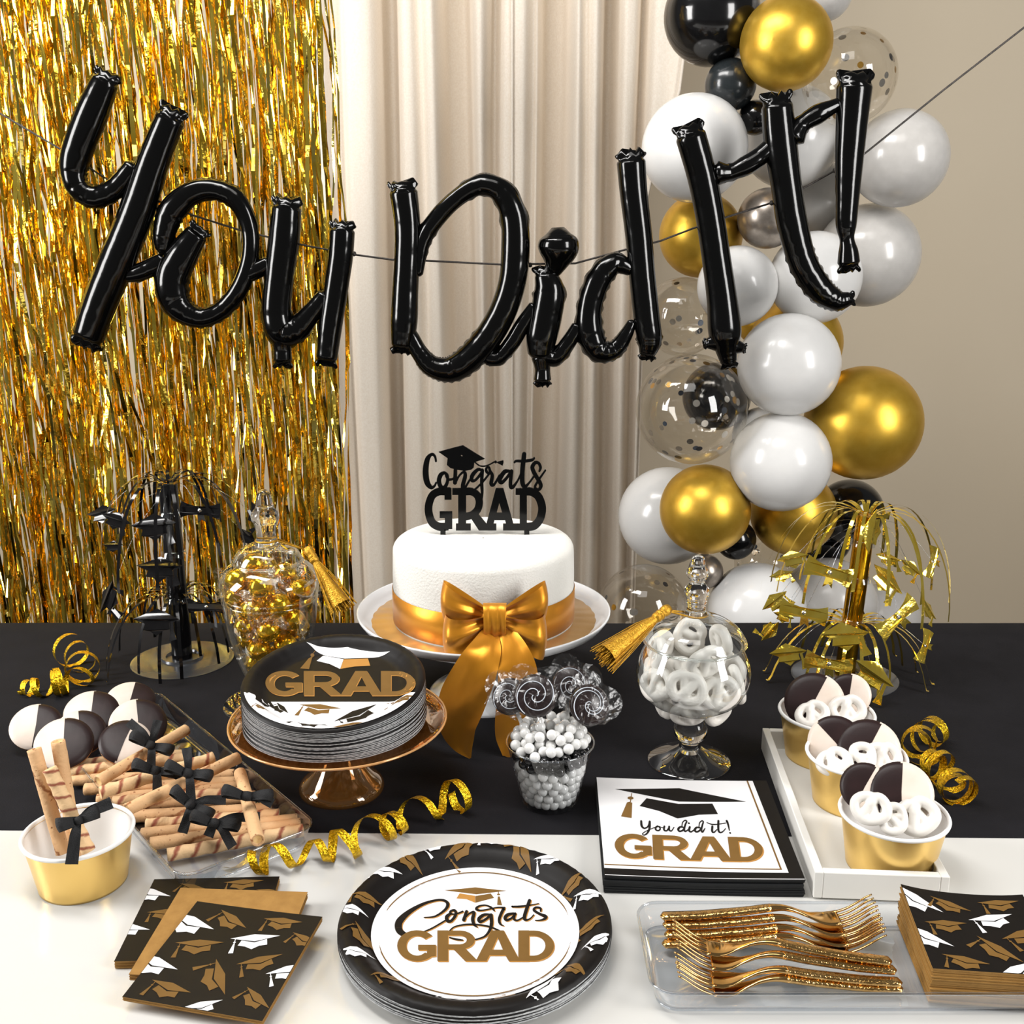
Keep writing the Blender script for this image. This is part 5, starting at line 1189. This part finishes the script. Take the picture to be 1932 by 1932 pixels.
lolly('wrapped dark swirl lollipop standing tallest at the back', (1078, 1292), 36, .022, (1064, 1385), .05)
lolly('wrapped dark swirl lollipop leaning to the right', (1112, 1330), 39, -.006, (1072, 1400), .35)
# ------------------------------------------------------------------ curling ribbons
def curl(label, axis, turns, wid, ph=0):
    A_ = cat([(*on_z(x, y, T+.0012+r*mpp(on_z(x, y))*1.05), r*mpp(on_z(x, y))) for x, y, r in axis], 40); n = int(turns*40); path = []; ws = []
    for i in range(n+1):
        s = i/n*(len(A_)-1.001); k = int(s); f = s-k; p = A_[k]*(1-f)+A_[k+1]*f; d = A_[min(k+8, len(A_)-1)]-A_[max(k-8, 0)]
        tg = Vector((d[0], d[1], 0)).normalized(); sd = Vector((tg.y, -tg.x, 0)); a = ph+2*PI*turns*i/n
        q_ = 1-.30*(.5+.5*math.sin(a*.37+ph*3)); a += .45*math.sin(a*.29+ph)
        path.append(Vector(p[:3])-Vector((0, 0, p[3]*(1-q_)))+(sd*math.sin(a)+Vector((0, 0, 1))*math.cos(a))*p[3]*q_+tg*.006*math.sin(a*.41)); ws.append((tg+Vector((0, 0, .25*math.sin(a*.5)))).normalized()*wid/2)
    b = MB(); b.strip(path, ws); return tag(b.build('curling_ribbon', holo), label, 'ribbon')
curl('gold curling ribbon winding between wafer tray and amber stand', [(425, 1612, 22), (485, 1618, 32), (545, 1612, 24), (600, 1600, 28), (655, 1582, 38), (705, 1568, 30), (740, 1548, 32), (795, 1522, 30), (845, 1506, 34), (872, 1496, 34)], 8.5, .0085, 2.0)
curl('gold curling ribbon coiled on the black cloth at far left', [(38, 1300, 9), (70, 1290, 24), (112, 1284, 27), (150, 1268, 30), (152, 1240, 31), (128, 1222, 30)], 9, .0075, 1.0)
curl('gold curling ribbon coiled on the black cloth right of the cups', [(1782, 1372, 22), (1752, 1380, 30), (1732, 1394, 33), (1752, 1432, 30), (1775, 1446, 29), (1802, 1478, 34), (1812, 1490, 33)], 10, .0085, .5)
# ------------------------------------------------------------------ foil spray centrepieces
CAPO = [(-1, .05), (-.05, .55), (1, .05), (.74, -.08), (.80, -.46), (.98, -.84), (.62, -.92), (.66, -.44), (.60, -.02), (.54, -.12), (.60, -.38), (.30, -.44), (.05, -.66), (-.26, -.46), (-.56, -.42), (-.50, -.14)]
SCRO = [(-1, .44), (-.62, .30), (-.2, .22), (.2, .22), (.62, .30), (1, .44), (1.06, 0), (1, -.44), (.62, -.30), (.22, -.22), (.34, -.62), (.12, -.46), (-.06, -.66), (-.10, -.22), (-.62, -.30), (-1, -.44), (-1.06, 0)]
def centre(name, label, base, y, toprow, tier2row, midrow, prx, brx, mat_, pole_m, base_m, cut, n1, n2, seed, lean=0):
    c = on_y(base[0], base[1], y); c.z = T+.0018; R = random.Random(seed); k = mpp(c); zt1 = zrow(toprow, y)-c.z; zt2 = zrow(tier2row, y)-c.z
    t = thing(name, label, 'centrepiece', c); pr = prx*k; br = brx*k
    ax = lambda z: Vector((lean*z, 0, z))
    b = MB(); b.lathe([(.0001, .004), (br*.30, .004), (br*.32, .007), (br*.40, .007), (br*.42, .004), (br*.62, .0035), (br*.96, .002), (br, .001), (br, 0), (.0001, 0)], 56); b.build('base_disc', base_m, t, smooth=40, merge=1e-6)
    b = MB(); pts = [ax(zt1*f) for f in (.01, .2, .4, .6, .8, 1.0)]; b.tube(pts, [pr, pr*.98, pr*.96, pr*.95, pr*.93, pr*.9], 20); po_ = b.build('pole', pole_m, t, smooth=40)
    for f in (.36, .62, .84):
        b = MB(); b.tube([ax(zt1*f-.004), ax(zt1*f+.002), ax(zt1*f+.003)], [pr*1.22, pr*1.1, pr*1.02], 20, cap=False); b.build('collar', acryl, po_)
    for zt, n, Rm, rise, dr in ((zt1, n1, .100, .016, .105), (zt2, n2, .092, .012, .098)):
        for i in range(n):
            a = 2*PI*(i+R.uniform(-.35, .35))/n; L = R.uniform(.60, 1.10); d = Vector((math.cos(a), math.sin(a), 0)); sd = Vector((-d.y, d.x, 0)); b = MB(); path = []
            for j in range(15):
                s = j/14; rr = pr*.6+Rm*L*(1-(1-s)**1.8); z = zt+rise*4*s*(1-s)*(1-s)*1.6-dr*L*s**1.9+.002
                path.append(ax(max(z, .004))+d*rr+sd*R.uniform(-.1, .1)*.004)
            b.strip(path, [(sd+Vector((0, 0, R.uniform(-.2, .2)))).normalized()*.0021]*15); b.build('strand', mat_, t, recalc=False)
    for x, y_, dp, kind, size, ang, yaw, pit in cut:
        p = on_y(x, y_, y+dp*.085)-c; s = size*k*1.12; a = math.radians(ang)
        n_ = Vector((math.sin(math.radians(yaw)), -math.cos(math.radians(yaw)), math.sin(math.radians(pit)))); fr_ = frame(n_, Vector((math.cos(a), 0, math.sin(a))))
        poly = CAPO if kind == 'c' else SCRO; bend = lambda x_, y__: .16*x_*x_ if kind == 'c' else -.28*y__*y__-.10*x_*x_
        f1 = lambda x_, y__: Vector(p)+fr_ @ Vector((x_*s, y__*s, bend(x_, y__)*s+.0002)); f0 = lambda x_, y__: Vector(p)+fr_ @ Vector((x_*s, y__*s, bend(x_, y__)*s-.0002))
        # dense outline so the bent foil stays a clean curve
        dn = []
        for i in range(len(poly)):
            a_, b_ = poly[i], poly[(i+1) % len(poly)]; dn += [(a_[0]+(b_[0]-a_[0])*q/3, a_[1]+(b_[1]-a_[1])*q/3) for q in range(3)]
        b = MB(); b.prism([dn], f0, f1); o = b.build('cap_cutout' if kind == 'c' else 'scroll_cutout', mat_, t, smooth=35)
        b = MB(); b.lathe([(.0001, .0008), (s*.09, .0004), (s*.10, 0)], 8); fr2 = fr_; b.v = [tuple(Vector(p)+fr2 @ (Vector(v)+Vector((0, 0, .0003)))) for v in b.v]; b.build('rivet', conf_s, o)
        st = ax(zt1*.97 if p.z > zt2 else zt2); mid = (st+p)/2+Vector((0, 0, .020)); b = MB(); b.tube([q for q in cat([tuple(st), tuple(mid), tuple(p)], 6)], .00035, 4); b.build('filament', acryl, t)
q9 = lambda x, y: (x*.36232, 840+y*.36232)
cb_ = [(*q9(535, 355), -.2, 'c', 27, 5, -20, 45), (*q9(605, 390), -.6, 'c', 24, -20, 10, 40), (*q9(805, 420), -.9, 'c', 36, 4, -5, 30), (*q9(1335, 365), -.3, 'c', 24, -70, 30, 20), (*q9(590, 525), .1, 'c', 18, 0, 0, 80), (*q9(835, 640), -.8, 'c', 36, 2, 5, 60), (*q9(570, 790), -.3, 'c', 32, 62, -30, 10), (*q9(818, 915), -1.0, 'c', 36, 0, 0, 40), (*q9(1040, 340), -.5, 's', 30, -4, 5, 10), (*q9(1075, 842), -.8, 's', 28, -3, 5, 5), (*q9(580, 850), -.3, 's', 22, -40, -20, 20), (*q9(1290, 480), .4, 'c', 20, -50, 40, 40)]
blk_strand = M('foil_strip_black', (14, 13, 14), .12, .3, var=(60, (22, 21, 22)), coat=.5); smoke = M('pole_smoky_black', (10, 10, 11), .12, .2, coat=.5, var=(20, (26, 25, 26)))
mirror = M('base_mirror_film', (112, 114, 118), .22, .6, var=(10, (92, 94, 98)))
centre('foil_spray_centrepiece', 'black foil spray centrepiece with cap cutouts at left', (345, 1248), 1.321, 912, 1122, 1000, 19, 94, blk_strand, smoke, mirror, cb_, 17, 19, 3)
q10 = lambda x, y: (1380+x*.28571, 900+y*.28571)
cg_ = [(*q10(405, 540), -.5, 'c', 25, 10, -15, 30), (*q10(290, 820), -.4, 'c', 25, 40, -25, 20), (*q10(255, 1015), -.3, 'c', 22, -130, -30, 15), (*q10(372, 1165), -.7, 'c', 30, 5, -5, 35), (*q10(745, 1045), -1.0, 'c', 38, 3, 0, 35), (*q10(1020, 680), -.8, 'c', 32, -50, 10, 25), (*q10(1300, 880), .2, 'c', 22, -50, 40, 20), (*q10(930, 1300), -1.0, 'c', 40, -35, 10, 10), (*q10(920, 360), -.6, 'c', 36, 75, 30, 5), (*q10(1030, 540), .4, 'c', 24, -10, 20, 60), (*q10(1180, 600), .7, 'c', 22, -40, 0, 20),
       (*q10(650, 630), -.8, 's', 38, -18, 5, 10), (*q10(478, 895), -.6, 's', 36, -12, -10, 20), (*q10(1105, 925), -.5, 's', 40, 38, 15, 15), (*q10(1330, 560), -.1, 's', 26, 62, 20, 25), (*q10(1280, 1115), -.3, 's', 27, 62, 20, 20), (*q10(645, 1235), -.9, 's', 36, -10, -5, 10), (*q10(345, 920), .1, 'c', 18, -20, -20, 30), (*q10(330, 650), .1, 'c', 20, 10, -20, 75)]
gfoil = M('pole_gold_film', (226, 178, 40), .14, 1, bump=(50, .25), var=(20, (206, 152, 24)))
centre('foil_spray_centrepiece', 'gold foil spray centrepiece with cap and scroll cutouts at right', (1592, 1286), 1.265, 972, 1178, 1050, 19, 98, golds[0], gfoil, mirror, cg_, 20, 19, 8, .05)
